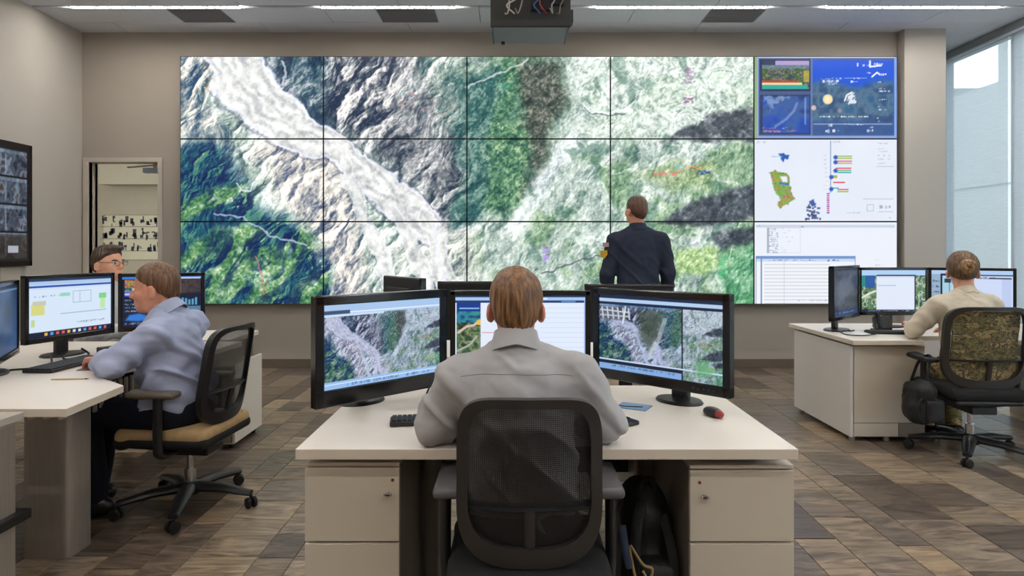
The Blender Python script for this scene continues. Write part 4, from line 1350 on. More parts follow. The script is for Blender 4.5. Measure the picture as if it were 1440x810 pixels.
# small stand at the left edge
ct = thing('side_stand', 'grey side stand with a dark lower shelf at the left edge', 'stand', (-2.1, 2.15, 0))
lpart('top_board', mat('stand_top', (176, 168, 156), 0.5), ct, (-2.6, -1.815, 1.98, 2.38, 0.715, 0.745), (-2.6, -1.83, 1.98, 2.36, 0.70, 0.716))
lpart('post', M_METAL, ct, (-1.94, -1.83, 2.26, 2.36, 0.0, 0.705))
lpart('post', M_METAL, ct, (-2.5, -2.42, 2.0, 2.08, 0.0, 0.705))
lpart('lower_shelf', M_BLACKP, ct, (-2.55, -1.80, 2.0, 2.40, 0.345, 0.38))
lpart('lower_panel', mat('stand_panel', (120, 114, 106), 0.5), ct, (-2.52, -1.86, 2.37, 2.385, 0.1, 0.34))
lpart('foot_bar', M_BLACKP, ct, (-2.55, -1.82, 2.34, 2.38, 0.02, 0.06), (-2.55, -1.82, 2.02, 2.06, 0.0, 0.04), (-1.90, -1.84, 2.34, 2.38, 0, 0.03))

# ---- desk of the man behind the left monitors
bd = thing('desk', 'white desk end behind the left worker, by the doorway', 'desk', (-2.3, 4.7, 0))
desk_top(bd, [(-2.62, 4.28), (-1.90, 4.28), (-1.90, 4.80), (-2.62, 4.80)], 0.74)
lpart('leg', M_METAL, bd, (-2.58, -2.52, 4.36, 4.75, 0, 0.708))
lpart('leg', M_METAL, bd, (-1.99, -1.93, 4.765, 4.79, 0, 0.708))
pw = thing('pedestal_cabinet', 'low white pedestal on castors behind the left chair', 'cabinet', (-2.1, 4.3, 0))
lpart('carcass', M_PED, pw, (-2.38, -1.872, 4.30, 4.74, 0.035, 0.56))
lpart('side_cover', mat('pedestal_white', (226, 220, 210), 0.4), pw, (-1.874, -1.856, 4.29, 4.75, 0.045, 0.575))
lpart('drawer', M_PEDSIDE, pw, (-2.375, -1.88, 4.285, 4.30, 0.05, 0.30))
lpart('drawer', M_PEDSIDE, pw, (-2.375, -1.88, 4.285, 4.30, 0.306, 0.55))
for xx, yy in ((-2.34, 4.34), (-1.90, 4.34), (-1.90, 4.70), (-2.34, 4.70)):
    bm = NB(); b_lathe(bm, [(0.0001, -0.01), (0.018, -0.01), (0.018, 0.01), (0.0001, 0.01)], 12, (xx, yy, 0.018), 'X')
    o = finish('caster', bm, M_BLACKR, pw, 40); o.location = -Vector(pw.location)

# ---- right desk
rd = thing('desk', 'white corner desk on the right where the woman sits', 'desk', (3.2, 4.9, 0))
desk_top(rd, [(2.345, 4.40), (2.84, 4.40), (2.92, 4.63), (3.42, 4.63), (3.50, 4.40), (4.30, 4.40), (4.30, 5.42), (2.345, 5.42)], 0.72)
lpart('support_frame', M_BLACKP, rd, (2.37, 2.82, 4.47, 4.50, 0.675, 0.688), (2.37, 2.40, 4.47, 5.36, 0.675, 0.688), (2.9, 4.2, 5.0, 5.06, 0.662, 0.688))
lpart('leg', M_METAL, rd, (4.12, 4.24, 4.5, 5.3, 0, 0.688))
rp = thing('pedestal_cabinet', 'large cream cabinet under the left end of the right desk', 'cabinet', (2.65, 4.46, 0))
lpart('side_panel', mat('cabinet_white', (218, 212, 206), 0.42), rp, (2.362, 2.384, 4.47, 5.36, 0.035, 0.672))
lpart('carcass', M_PEDSIDE, rp, (2.386, 2.885, 4.49, 5.30, 0.035, 0.66))
lpart('front_panel', M_PED, rp, (2.389, 2.885, 4.47, 4.489, 0.135, 0.672))
lpart('kick_panel', M_PED, rp, (2.389, 2.70, 4.472, 4.489, 0.037, 0.131))
lpart('kick_panel', M_PEDSIDE, rp, (2.703, 2.885, 4.472, 4.489, 0.037, 0.131))
lpart('side_lock', M_CHROME, rp, (2.384, 2.389, 4.462, 4.47, 0.61, 0.63), bev=0.001)
for xx, yy in ((2.40, 4.52), (2.64, 4.52), (2.40, 5.3), (2.84, 5.3)):
    bm = NB(); b_lathe(bm, [(0.0001, 0.0), (0.02, 0.0), (0.02, 0.037), (0.0001, 0.037)], 12, (xx, yy, 0))
    o = finish('foot', bm, M_METAL, rp, 40); o.location = -Vector(rp.location)

# ---- workstation behind the central desk: only the tops of its monitors show
fd = thing('desk', 'far workstation desk hidden behind the central monitors', 'desk', (0.0, 3.9, 0))
desk_top(fd, [(-0.95, 3.62), (1.0, 3.62), (1.0, 4.35), (-0.95, 4.35)], 0.74)
lpart('leg', M_METAL, fd, (-0.88, -0.80, 3.7, 4.3, 0, 0.708))
lpart('leg', M_METAL, fd, (0.85, 0.93, 3.7, 4.3, 0, 0.708))
def pic_plain():
    return Canvas(20, 12, (150, 176, 210)).a
monitor('black monitor back rising above the left central monitor', (-0.515, 3.72), (-0.785, 4.10), 1.158, 0.86, 0.74, pic_plain(), 'monitors of the far workstation')
monitor('black monitor back rising just left of the central man\'s head', (0.08, 3.82), (-0.42, 3.82), 1.135, 0.84, 0.74, pic_plain(), 'monitors of the far workstation')
monitor('black monitor top edge showing below the standing man', (0.93, 3.78), (0.45, 3.80), 1.120, 0.83, 0.74, pic_plain(), 'monitors of the far workstation')

# ================================================================== projector
pj = thing('projector', 'boxy grey ceiling projector seen from behind with its cabling', 'projector', (0.145, 5.2, 3.085))
M_PJ = mat('projector_grey', (128, 132, 140), 0.5, noise=0.03)
M_PJB = mat('projector_back', (48, 48, 46), 0.6, noise=0.1, scale=20)
part('case', M_PJ, pj, ((0, 0.02, 0.14), (0.612, 0.40, 0.27)), bev=0.012)
part('rear_panel', M_PJB, pj, ((0, -0.188, 0.145), (0.628, 0.02, 0.29)), ((0, -0.196, 0.03), (0.628, 0.012, 0.05)), ((0.32, -0.14, 0.09), (0.03, 0.10, 0.10)), bev=0.004)
for s in (-1, 1):
    part('edge_strip', mat('projector_edge', (40, 52, 84), 0.4), pj, ((s * 0.30, 0.02, 0.003), (0.012, 0.40, 0.012)), bev=0.002)
part('front_foot', M_PJB, pj, ((-0.22, 0.18, -0.006), (0.03, 0.03, 0.02)))
bm = NB()
b_lathe(bm, [(0.0001, 0.12), (0.075, 0.12), (0.08, 0.2), (0.075, 0.26), (0.0001, 0.26)], 24, (0.1, 0.0, 0.14), 'Y')
finish('lens_barrel', bm, M_GLOSSB, pj, 40)
bm = NB()
b_tube(bm, [(0, 0, 0.26), (0, 0, 0.72)], 0.03, 14)
b_box(bm, (0, 0, 0.715), (0.2, 0.2, 0.018), 0.004)
b_box(bm, (0, 0, 0.285), (0.36, 0.3, 0.03), 0.006)
finish('ceiling_mount', bm, M_METAL, pj, 40)
for k, (x0, col) in enumerate(((-0.20, (190, 186, 176)), (-0.15, (196, 190, 180)), (-0.12, (150, 146, 140)), (0.05, (60, 90, 150)), (0.1, (150, 50, 44)), (0.15, (140, 140, 140)), (0.2, (120, 110, 104)))):
    bm = NB()
    rr = random.Random(k)
    pts = [(x0, -0.21, 0.10 + 0.02 * (k % 3)), (x0 + 0.02, -0.245, 0.09), (x0 + rr.uniform(-.05, .05), -0.25, 0.15), (x0 + rr.uniform(-.04, .06), -0.24, 0.21), (x0 * 0.6, -0.2, 0.31), (x0 * 0.3, -0.1, 0.5), (0.03, -0.02, 0.66)]
    b_tube(bm, spline(pts, 5), 0.006, 8)
    finish('cable', bm, mat('cable_%d' % k, col, 0.5), pj, 40)
part('connector_block', M_BLACKP, pj, ((0.08, -0.205, 0.17), (0.16, 0.02, 0.09)), ((0.22, -0.205, 0.2), (0.08, 0.02, 0.06)))

# ================================================================== office chairs
def mesh_material(name, rgb, hole, px=640.0):
    """Open-weave chair mesh: dark threads with see-through holes."""
    m = bpy.data.materials.new(name)
    m.use_nodes = True
    nt = m.node_tree; L = nt.links.new
    b = nt.nodes['Principled BSDF']
    b.inputs['Base Color'].default_value = (*lin(rgb), 1)
    b.inputs['Roughness'].default_value = 0.5
    tc = nt.nodes.new('ShaderNodeTexCoord')
    sx = nt.nodes.new('ShaderNodeSeparateXYZ')
    L(tc.outputs['Object'], sx.inputs[0])
    def wave(sock, f):
        a = nt.nodes.new('ShaderNodeMath'); a.operation = 'MULTIPLY'; a.inputs[1].default_value = f
        L(sock, a.inputs[0])
        s = nt.nodes.new('ShaderNodeMath'); s.operation = 'SINE'
        L(a.outputs[0], s.inputs[0])
        return s.outputs[0]
    wx, wz = wave(sx.outputs[0], 2 * PI * px / 2), wave(sx.outputs[2], 2 * PI * px / 2)
    g1 = nt.nodes.new('ShaderNodeMath'); g1.operation = 'GREATER_THAN'; g1.inputs[1].default_value = hole
    g2 = nt.nodes.new('ShaderNodeMath'); g2.operation = 'GREATER_THAN'; g2.inputs[1].default_value = hole
    L(wx, g1.inputs[0]); L(wz, g2.inputs[0])
    an = nt.nodes.new('ShaderNodeMath'); an.operation = 'MULTIPLY'
    L(g1.outputs[0], an.inputs[0]); L(g2.outputs[0], an.inputs[1])
    iv = nt.nodes.new('ShaderNodeMath'); iv.operation = 'SUBTRACT'; iv.inputs[0].default_value = 1.0
    L(an.outputs[0], iv.inputs[1]); L(iv.outputs[0], b.inputs['Alpha'])
    return m
M_MESH = mesh_material('black_chair_mesh', (15, 14, 14), 0.42)
M_MESH_OPEN = mesh_material('open_chair_mesh', (22, 22, 24), -0.93)
M_MESH_MID = mesh_material('medium_chair_mesh', (20, 20, 23), 0.12)

def office_chair(label, loc, rotz, hw=0.205, ztop=0.945, zbot=0.49, zseat=0.45, frame=M_FRAMEG, mesh=M_MESH, seat_side=M_FABRICB, pad=M_GREYP, lean=0.07, yb=-0.21, base_rot=0.3, base_r=0.31, arm_z=0.66, arm_h=0.255, tan=False):
    """Mesh-back task chair, facing +Y of its own axes."""
    t = thing('office_chair', label, 'chair', loc, rotz, 'mesh-back office chairs')
    zc, zh = (ztop + zbot) / 2, (ztop - zbot) / 2
    def yb_at(x, z):
        f = (z - zbot) / (ztop - zbot)
        return yb - lean * f - 0.035 * math.sin(PI * f) * 0.0 + 0.9 * x * x - 0.02 * (1 - f)
    N = 64
    outer, inner = [], []
    for k in range(N):
        a = 2 * PI * k / N
        ca, sa = math.cos(a), math.sin(a)
        e = 5.5 if sa > 0 else 3.2
        sx = math.copysign(abs(ca) ** (2 / e), ca); sz = math.copysign(abs(sa) ** (2 / e), sa)
        wid = hw * (1.0 + 0.05 * max(0, -sz))
        outer.append((wid * sx, zc + zh * sz))
        ii = 0.032
        it = 0.024 if sz > 0 else 0.055
        inner.append(((wid - ii) * sx, zc + (zh - it) * sz))
    th = 0.030
    bm = NB()
    R = []
    for (pts, dy) in ((outer, -th * 0.5), (outer, th * 0.5), (inner, th * 0.5), (inner, -th * 0.5)):
        R.append([bm.verts.new((x, yb_at(x, z) + dy, z)) for x, z in pts])
    for i in range(4):
        a, b = R[i], R[(i + 1) % 4]
        for k in range(N):
            bm.faces.new((a[k], a[(k + 1) % N], b[(k + 1) % N], b[k]))
    bmesh.ops.bevel(bm, geom=[e for e in bm.edges if abs(e.calc_face_angle(0)) > 0.9], offset=0.007, segments=3, affect='EDGES', profile=0.5)
    finish('back_frame', bm, frame, t, 50)
    bm = NB()
    rings = []
    K = 12
    for j in range(1, K + 1):
        s = j / K * 1.02
        rings.append([bm.verts.new((x * s, yb_at(x * s, zc + (z - zc) * s) + 0.004, zc + (z - zc) * s)) for x, z in inner])
    for j in range(K - 1):
        for k in range(N):
            bm.faces.new((rings[j][k], rings[j][(k + 1) % N], rings[j + 1][(k + 1) % N], rings[j + 1][k]))
    bm.faces.new(rings[0])
    finish('mesh_panel', bm, mesh, t, 60)
    # lumbar band and spine behind the mesh
    bm = NB()
    zl = zbot + 0.34 * (ztop - zbot)
    b_tube(bm, [(x, yb_at(x, zl) + 0.020, zl) for x in np.linspace(-hw + 0.025, hw - 0.025, 11)], 0.028, 10, flat=0.25)
    finish('lumbar_band', bm, M_BLACKP, t, 50)
    bm = NB()
    b_tube(bm, spline([(0, yb_at(0, zl) - 0.004, zl), (0, yb - 0.02, zbot + 0.06), (0, yb - 0.01, zbot), (0, yb + 0.06, zseat - 0.06), (0, -0.02, zseat - 0.09)], 6), 0.018, 10, flat=0.7)
    finish('back_spine', bm, frame, t, 50)
    # seat cushion with a rounded front, and its shell
    V, Q = sdf_mesh([rbox((0, 0.02, zseat - 0.005), (0.235, 0.235, 0.038), 0.034), ell((0, 0.0, zseat + 0.016), (0.2, 0.2, 0.03)), cap((-0.2, 0.225, zseat - 0.022), (0.2, 0.225, zseat - 0.022), 0.034)], 0.012)
    mesh_obj('seat_cushion', V, Q, seat_side, t)
    if tan:
        V, Q = sdf_mesh([rbox((0, 0.02, zseat - 0.036), (0.238, 0.24, 0.028), 0.024), cap((-0.2, 0.23, zseat - 0.048), (0.2, 0.23, zseat - 0.048), 0.03)], 0.012)
        mesh_obj('seat_border', V, Q, M_FABRICB, t)
    V, Q = sdf_mesh([rbox((0, 0.0, zseat - 0.055), (0.215, 0.20, 0.02), 0.018), ell((0, 0.02, zseat - 0.06), (0.19, 0.2, 0.045))], 0.014)
    mesh_obj('seat_shell', V, Q, M_BLACKP, t)
    part('tilt_mechanism', M_BLACKP, t, ((0, -0.02, zseat - 0.115), (0.16, 0.24, 0.05)), ((0.13, 0.02, zseat - 0.105), (0.14, 0.02, 0.016)), bev=0.008)
    bm = NB()
    b_tube(bm, [(0, 0, 0.09), (0, 0, 0.20)], 0.028, 16); b_tube(bm, [(0, 0, 0.2), (0, 0, zseat - 0.13)], 0.016, 14)
    finish('gas_lift', bm, M_CHROME, t, 40)
    bm = NB()
    b_lathe(bm, [(0.0001, 0.07), (0.05, 0.07), (0.055, 0.09), (0.045, 0.125), (0.032, 0.135), (0.0001, 0.135)], 20)
    finish('base_hub', bm, M_BLACKP, t, 40)
    for k in range(5):
        a = base_rot + 2 * PI * k / 5
        ca, sa = math.cos(a), math.sin(a)
        bm = NB()
        b_tube(bm, [(0.035 * ca, 0.035 * sa, 0.105), (base_r * 0.5 * ca, base_r * 0.5 * sa, 0.103), (base_r * ca, base_r * sa, 0.078)], [0.044, 0.038, 0.026], 10, flat=0.6)
        finish('base_leg', bm, M_BLACKP, t, 50)
        bm = NB()
        cx, cy = base_r * ca, base_r * sa
        for s in (-1, 1):
            b_lathe(bm, [(0.0001, s * 0.008), (0.027, s * 0.008), (0.029, s * 0.014), (0.026, s * 0.024), (0.012, s * 0.026), (0.0001, s * 0.026)], 16, (0, 0, 0.029), 'X')
        b_lathe(bm, [(0.0001, 0.03), (0.008, 0.03), (0.008, 0.07), (0.0001, 0.07)], 10)
        bmesh.ops.rotate(bm, verts=bm.verts, cent=(0, 0, 0), matrix=Matrix.Rotation(a + 0.9, 3, 'Z'))
        bmesh.ops.translate(bm, verts=bm.verts, vec=(cx, cy, 0))
        finish('caster', bm, M_BLACKR, t, 45)
    for s in (-1, 1):
        ar = bpy.data.objects.new('armrest', None); link(ar, t)
        bm = NB()
        b_tube(bm, spline([(s * 0.12, 0.0, zseat - 0.10), (s * (arm_h - 0.02), 0.0, zseat - 0.085), (s * arm_h, 0.0, zseat - 0.02), (s * arm_h, 0.0, arm_z - 0.03)], 6), 0.024, 10, flat=0.7)
        finish('armrest_post', bm, M_BLACKP, ar, 50)
        V, Q = sdf_mesh([rbox((s * (arm_h - 0.012), 0.03, arm_z - 0.012), (0.042, 0.125, 0.016), 0.014), cap((s * (arm_h - 0.012), 0.08, arm_z - 0.012), (s * (arm_h - 0.03), 0.14, arm_z - 0.016), 0.02, 0.018)], 0.007)
        mesh_obj('armrest_pad', V, Q, pad, ar)
    return t
# ================================================================== people
def frame_of(yaw, pitch=0.0, roll=0.0):
    """Columns: right, forward, up for a figure that faces yaw (0 = +Y, positive to the left)."""
    R = Matrix.Rotation(yaw, 3, 'Z') @ Matrix.Rotation(pitch, 3, 'X') @ Matrix.Rotation(roll, 3, 'Y')
    return np.array(R)

def hand_prims(wr, R, side, curl=0.5, s=1.0):
    """Palm, four bent fingers and a thumb; R columns: across (towards thumb side = -side), along fingers, up (back of hand)."""
    wr = np.array(wr, float)
    def T(p):
        return wr + R @ (np.array(p) * s)
    P = [cap(T((0, -0.03, 0)), T((0, 0.02, 0)), 0.024 * s, 0.023 * s, 0.015)]
    P.append(rbox(T((0, 0.055, 0)), np.array((0.040, 0.046, 0.014)) * s, 0.012 * s, R, 0.012))
    for i, (x, l) in enumerate(((-0.029, 0.066), (-0.010, 0.074), (0.010, 0.069), (0.028, 0.054))):
        x *= side
        a = T((x, 0.09, 0.0))
        c1, c2 = curl * 0.9, curl * 2.0
        b = T((x * 1.05, 0.09 + 0.5 * l * math.cos(c1), -0.5 * l * math.sin(c1)))
        c = T((x * 1.05, 0.09 + 0.5 * l * math.cos(c1) + 0.48 * l * math.cos(c2), -0.5 * l * math.sin(c1) - 0.48 * l * math.sin(c2)))
        P += [cap(a, b, 0.0095 * s, 0.0088 * s, 0.004), cap(b, c, 0.0088 * s, 0.0072 * s, 0.004)]
    a, b, c = T((-0.03 * side, 0.025, -0.004)), T((-0.056 * side, 0.055, -0.014)), T((-0.058 * side, 0.088, -0.020))
    P += [cap(a, b, 0.0135 * s, 0.0105 * s, 0.006), cap(b, c, 0.0105 * s, 0.008 * s, 0.004)]
    return P

def lerp(a, b, t):
    return np.array(a) * (1 - t) + np.array(b) * t

def person(label, J, look):
    """J: joints in room space. look: materials and head settings. Body is one mesh; clothes and hair are parts."""
    J = {k: np.array(v, float) for k, v in J.items()}
    org = np.array((J['pelvis'][0], J['pelvis'][1], 0.0))
    t = thing('person', label, 'person', tuple(org))
    S = look.get('head_scale', 1.0)
    ax = J['shR'] - J['shL']; sw = np.linalg.norm(ax); ax /= sw
    up = J['neck'] - J['pelvis']; up /= np.linalg.norm(up)
    fw = np.cross(up, ax); fw /= np.linalg.norm(fw)
    ax2 = np.cross(fw, up)
    TR = np.stack([ax2, fw, up], 1)
    HR = frame_of(*look['head'])
    hc = J['head']
    def H(p):
        return hc + HR @ (np.array(p, float) * S)
    skin = look['skin']
    # ---------------- body
    Rr = lambda r: np.array(r) * S
    B = [ell(H((0, -0.012, 0.030)), Rr((0.076, 0.097, 0.088)), HR, 0.02), ell(H((0, 0.022, -0.030)), Rr((0.062, 0.074, 0.082)), HR, 0.03),
         ell(H((0, 0.045, -0.075)), Rr((0.044, 0.045, 0.036)), HR, 0.03),
         cap(H((-0.03, 0.082, 0.022)), H((0.03, 0.082, 0.022)), 0.011 * S, None, 0.012),
         cap(H((0, 0.092, 0.012)), H((0, 0.108, -0.026)), 0.008 * S, 0.013 * S, 0.010),
         cap(H((-0.012, 0.098, -0.030)), H((0.012, 0.098, -0.030)), 0.008 * S, None, 0.008),
         cap(H((-0.018, 0.086, -0.058)), H((0.018, 0.086, -0.058)), 0.007 * S, None, 0.006),
         cap(H((-0.015, 0.086, -0.068)), H((0.015, 0.086, -0.068)), 0.008 * S, None, 0.006),
         ell(H((0, 0.078, -0.094)), Rr((0.018, 0.016, 0.014)), HR, 0.012)]
    for s in (-1, 1):
        B.append(ell(H((s * 0.045, 0.058, -0.025)), Rr((0.022, 0.024, 0.022)), HR, 0.02))
        ER = HR @ np.array(Matrix.Rotation(s * 0.45, 3, 'Z') @ Matrix.Rotation(-0.15, 3, 'X'))
        B.append(ell(H((s * 0.083, -0.012, -0.018)), Rr((0.009, 0.020, 0.033)), ER, 0.006))
        B.append(ell(H((s * 0.079, -0.004, -0.038)), Rr((0.009, 0.012, 0.014)), ER, 0.006))
    subs = [ell(H((s * 0.032, 0.096, 0.002)), Rr((0.017, 0.013, 0.010)), HR, 0.010) for s in (-1, 1)]
    subs += [ell(H((s * 0.096, -0.006, -0.014)), Rr((0.010, 0.010, 0.018)), HR, 0.006) for s in (-1, 1)]
    nb = lerp(J['neck'], H((0, -0.02, -0.06)), -0.1)
    B.append(cap(nb, H((0, -0.022, -0.055)), 0.060 * S, 0.054 * S, 0.025))
    chest = lerp(J['pelvis'], J['neck'], 0.66); belly = lerp(J['pelvis'], J['neck'], 0.34)
    g = look.get('girth', 1.0)
    B += [ell(chest, (sw * 0.44, 0.095 * g, 0.19), TR, 0.05), ell(belly, (0.135 * g, 0.095 * g, 0.19), TR, 0.05), ell(J['pelvis'] + up * 0.02, (0.145 * g, 0.11 * g, 0.11), TR, 0.05)]
    for s in 'LR':
        B += [cap(J['neck'] - up * 0.02, J['sh' + s], 0.035, 0.045, 0.04), cap(J['sh' + s], J['el' + s], 0.045, 0.036, 0.02), cap(J['el' + s], J['wr' + s], 0.036, 0.026, 0.02),
              cap(J['hip' + s], J['kn' + s], 0.07, 0.05, 0.03), cap(J['kn' + s], J['an' + s], 0.048, 0.035, 0.02), cap(J['an' + s], J['to' + s], 0.034, 0.028, 0.02)]
        fdir = J['hd' + s] - J['wr' + s]; fdir /= np.linalg.norm(fdir)
        upv = np.array(look.get('palm_up', (0, 0, 1.0)))
        a = np.cross(fdir, upv); a /= np.linalg.norm(a)
        HRm = np.stack([a, fdir, np.cross(a, fdir)], 1)
        B += hand_prims(J['wr' + s], HRm, 1 if s == 'R' else -1, look.get('curl', 0.45))
    V, Q = sdf_mesh(B, look.get('res', 0.007), subs=subs)
    V = relax(V, Q, 1)
    mesh_obj('body', V, Q, skin, t, org)
    # ---------------- eyes, brows
    if look.get('face', True):
        for s in (-1, 1):
            bm = NB(); bmesh.ops.create_uvsphere(bm, u_segments=14, v_segments=10, radius=0.0125 * S)
            o = finish('eye', bm, [M_EYE, M_IRIS], t, 60)
            o.location = Vector(H((s * 0.032, 0.080, 0.002))) - Vector(org)
            o.rotation_euler = Matrix(HR).to_euler()
            for p in o.data.polygons:
                if p.center.y > 0.0105 * S:
                    p.material_index = 1
            bm = NB()
            b_tube(bm, [Vector(H((s * x, y, z)) - org) for x, y, z in ((0.016, 0.094, 0.020), (0.032, 0.094, 0.025), (0.050, 0.080, 0.020))], [0.003, 0.0045, 0.003], 8)
            finish('eyebrow', bm, look['hair'], t, 60)
    # ---------------- hair
    hk = look.get('hair_kind', 'short')
    th_ = look.get('hair_thick', 0.011)
    HP = [ell(H((0, -0.012, 0.032)), Rr((0.076 + th_, 0.097 + th_, 0.088 + th_ * 1.25)), HR, 0.02), ell(H((0, -0.040, -0.026)), Rr((0.056 + th_, 0.062 + th_, 0.072)), HR, 0.03)]
    if hk == 'bun':
        HP += [ell(H((-0.008, -0.118, 0.012)), Rr((0.036, 0.030, 0.034)), HR, 0.012), ell(H((0.012, -0.112, 0.030)), Rr((0.024, 0.022, 0.018)), HR, 0.01)]
    if hk == 'swept':
        HP += [ell(H((0.0, 0.045, 0.105)), Rr((0.055, 0.045, 0.022)), HR, 0.02)]
    # hairline plane in head space, and the sideburn step in front of the ears
    sl = look.get('hairline', (0.8, -0.010))
    nrm = HR @ np.array((0, -sl[0], 1.0)); nl = np.linalg.norm(nrm)
    c0 = nrm @ hc / nl + sl[1] * S / nl
    hsubs = [ell(H((s * 0.100, -0.010, -0.030)), Rr((0.032, 0.032, 0.046)), HR, 0.004) for s in (-1, 1)]
    V, Q = sdf_mesh(HP, 0.005, cuts=[(nrm, c0)], subs=hsubs)
    V = relax(V, Q, 1)
    L = (V - H((0.0, -0.035, 0.12 * 1.0))) @ HR / S                # combed strands run out from the crown
    azi = np.arctan2(L[:, 0], L[:, 1] * 1.0)
    rad = np.linalg.norm(L[:, :2], axis=1)
    gro = fbm(azi * 16 + 40, np.linalg.norm(L, axis=1) * 9, 3, 77) - 0.5
    N_ = normals_of(V, Q)
    V = V + N_ * (gro * look.get('strand', 0.011) * np.clip(np.linalg.norm(L, axis=1) / 0.05, 0.2, 1))[:, None]
    dp = (V @ nrm / nl - c0) / S                                   # the cut thins out towards the hairline
    ft = look.get('fade', 0.03)
    V = V - N_ * ((1 - sm(dp, -0.004, ft)) * (th_ * S * 0.95))[:, None]
    mesh_obj('hair', V, Q, look['hair'], t, org)
    # ---------------- shirt / jacket
    k = look.get('loose', 1.0)
    sl_ = look.get('sleeve', 1.0)
    C = [ell(chest + up * 0.0, (sw * 0.47, 0.125 * g, 0.215), TR, 0.05), ell(belly, (0.165 * g * k, 0.125 * g * k, 0.20), TR, 0.05), ell(J['pelvis'] + up * 0.07, (0.165 * g * k, 0.13 * g * k, look.get('hem', 0.12)), TR, 0.04)]
    for s in 'LR':
        C += [cap(J['neck'] - up * 0.028, lerp(J['neck'], J['sh' + s], 0.9) - up * 0.0, 0.056, 0.060, 0.05), ell(lerp(J['sh' + s], chest, 0.12), (0.068, 0.068, 0.072), TR, 0.04), cap(J['sh' + s], J['el' + s], 0.064 * sl_, 0.054 * sl_, 0.03),
              cap(J['el' + s], lerp(J['el' + s], J['wr' + s], 0.86), 0.054 * sl_, 0.040 * sl_, 0.02)]
    V, Q = sdf_mesh(C, look.get('res', 0.007) * 1.15, subs=[cap(J['neck'], J['neck'] + up * 0.1, 0.05, 0.06, 0.01)])
    V = relax(V, Q, 2)
    N_ = normals_of(V, Q)
    wl = look.get('wrinkle', 0.010)
    loc = (V - chest) @ TR
    fold = noise3(loc * np.array((1.0, 1.0, 1.9)), 9.0, 7)
    rid = 1 - np.abs(2 * fbm((loc[:, 0] * 0.8 + loc[:, 2] * 0.75 + 3) * 7, (loc[:, 2] * 0.5 - np.abs(loc[:, 0]) * 0.6 + loc[:, 1] + 5) * 4.2, 3, 15) - 1)
    rid = np.clip((rid - 0.72) / 0.28, 0, 1) ** 1.5 * np.clip(0.55 - 2.2 * loc[:, 2], 0.15, 1.2)
    diag = np.sin((loc[:, 2] * 1.0 + np.abs(loc[:, 0]) * 0.9) * 46 + 9 * noise3(loc, 5.0, 3)) * np.clip(noise3(loc, 4.0, 23) * 5 + 0.35, 0, 1)
    V = V + N_ * (wl * (fold * 2.2 + 0.40 * diag + 2.4 * rid))[:, None]
    mesh_obj(look.get('top_name', 'shirt'), V, Q, look['shirt'], t, org)
    # ---------------- collar with a folded flap
    nd = H((0, -0.02, -0.05)) - J['neck']; nd /= np.linalg.norm(nd)
    cx_ = np.cross(fw, nd); cx_ /= np.linalg.norm(cx_)
    cy_ = np.cross(nd, cx_)
    cb = J['neck'] + up * look.get('collar_up', 0.0)
    cs = look.get('collar', 1.0)
    bm = NB()
    prof = [(0.058, -0.012), (0.062, 0.034), (0.065, 0.038), (0.069, 0.036), (0.083, 0.000), (0.088, -0.014), (0.084, -0.016), (0.066, 0.012)]
    rings = []
    n_ = 40
    for i in range(n_ + 1):
        a = PI / 2 + 0.22 + (2 * PI - 0.44) * i / n_
        ring = []
        for r, h in prof:
            r *= cs * S; h *= cs
            dr_ = 0.016 * abs(math.cos(a)) if r > 0.068 * cs * S else 0.0
            ring.append(bm.verts.new(Vector(cb + cx_ * math.cos(a) * r * 1.02 + cy_ * math.sin(a) * r * 1.05 + nd * (h - dr_ - 0.012 * math.sin(a)) - org)))
        rings.append(ring)
    for i in range(n_):
        for q in range(len(prof)):
            bm.faces.new((rings[i][q], rings[i][(q + 1) % len(prof)], rings[i + 1][(q + 1) % len(prof)], rings[i + 1][q]))
    bm.faces.new(rings[0]); bm.faces.new(rings[-1][::-1])
    finish('collar', bm, look['shirt'], t, 50)
    # ---------------- trousers
    C = [ell(J['pelvis'], (0.168 * g, 0.138 * g, 0.13), TR, 0.04)]
    for s in 'LR':
        C += [cap(J['hip' + s], J['kn' + s], 0.088, 0.068, 0.04), cap(J['kn' + s], J['an' + s], 0.066, 0.054, 0.03)]
    V, Q = sdf_mesh(C, 0.010)
    V = relax(V, Q, 2)
    V = V + normals_of(V, Q) * (0.016 * noise3(V, 9.0, 31))[:, None]
    mesh_obj('trousers', V, Q, look['trousers'], t, org)
    # ---------------- shoes
    for s in 'LR':
        d = J['to' + s] - J['an' + s]; d[2] = 0; d /= np.linalg.norm(d)
        a0 = np.array((J['an' + s][0], J['an' + s][1], 0.0))
        C = [cap(a0 - d * 0.05 + (0, 0, 0.045), a0 + d * 0.06 + (0, 0, 0.05), 0.040, 0.042, 0.03), cap(a0 + d * 0.05 + (0, 0, 0.042), a0 + d * 0.16 + (0, 0, 0.035), 0.042, 0.034, 0.03), cap(a0 + (0, 0, 0.05), a0 + (0, 0, 0.11), 0.044, 0.040, 0.03)]
        V, Q = sdf_mesh(C, 0.008, cuts=[((0, 0, 1), 0.002)])
        V = relax(V, Q, 1)
        V[:, 2] = np.maximum(V[:, 2], 0.001)
        mesh_obj('shoe', V, Q, look.get('shoe', M_SHOE), t, org)
    return t, H, org

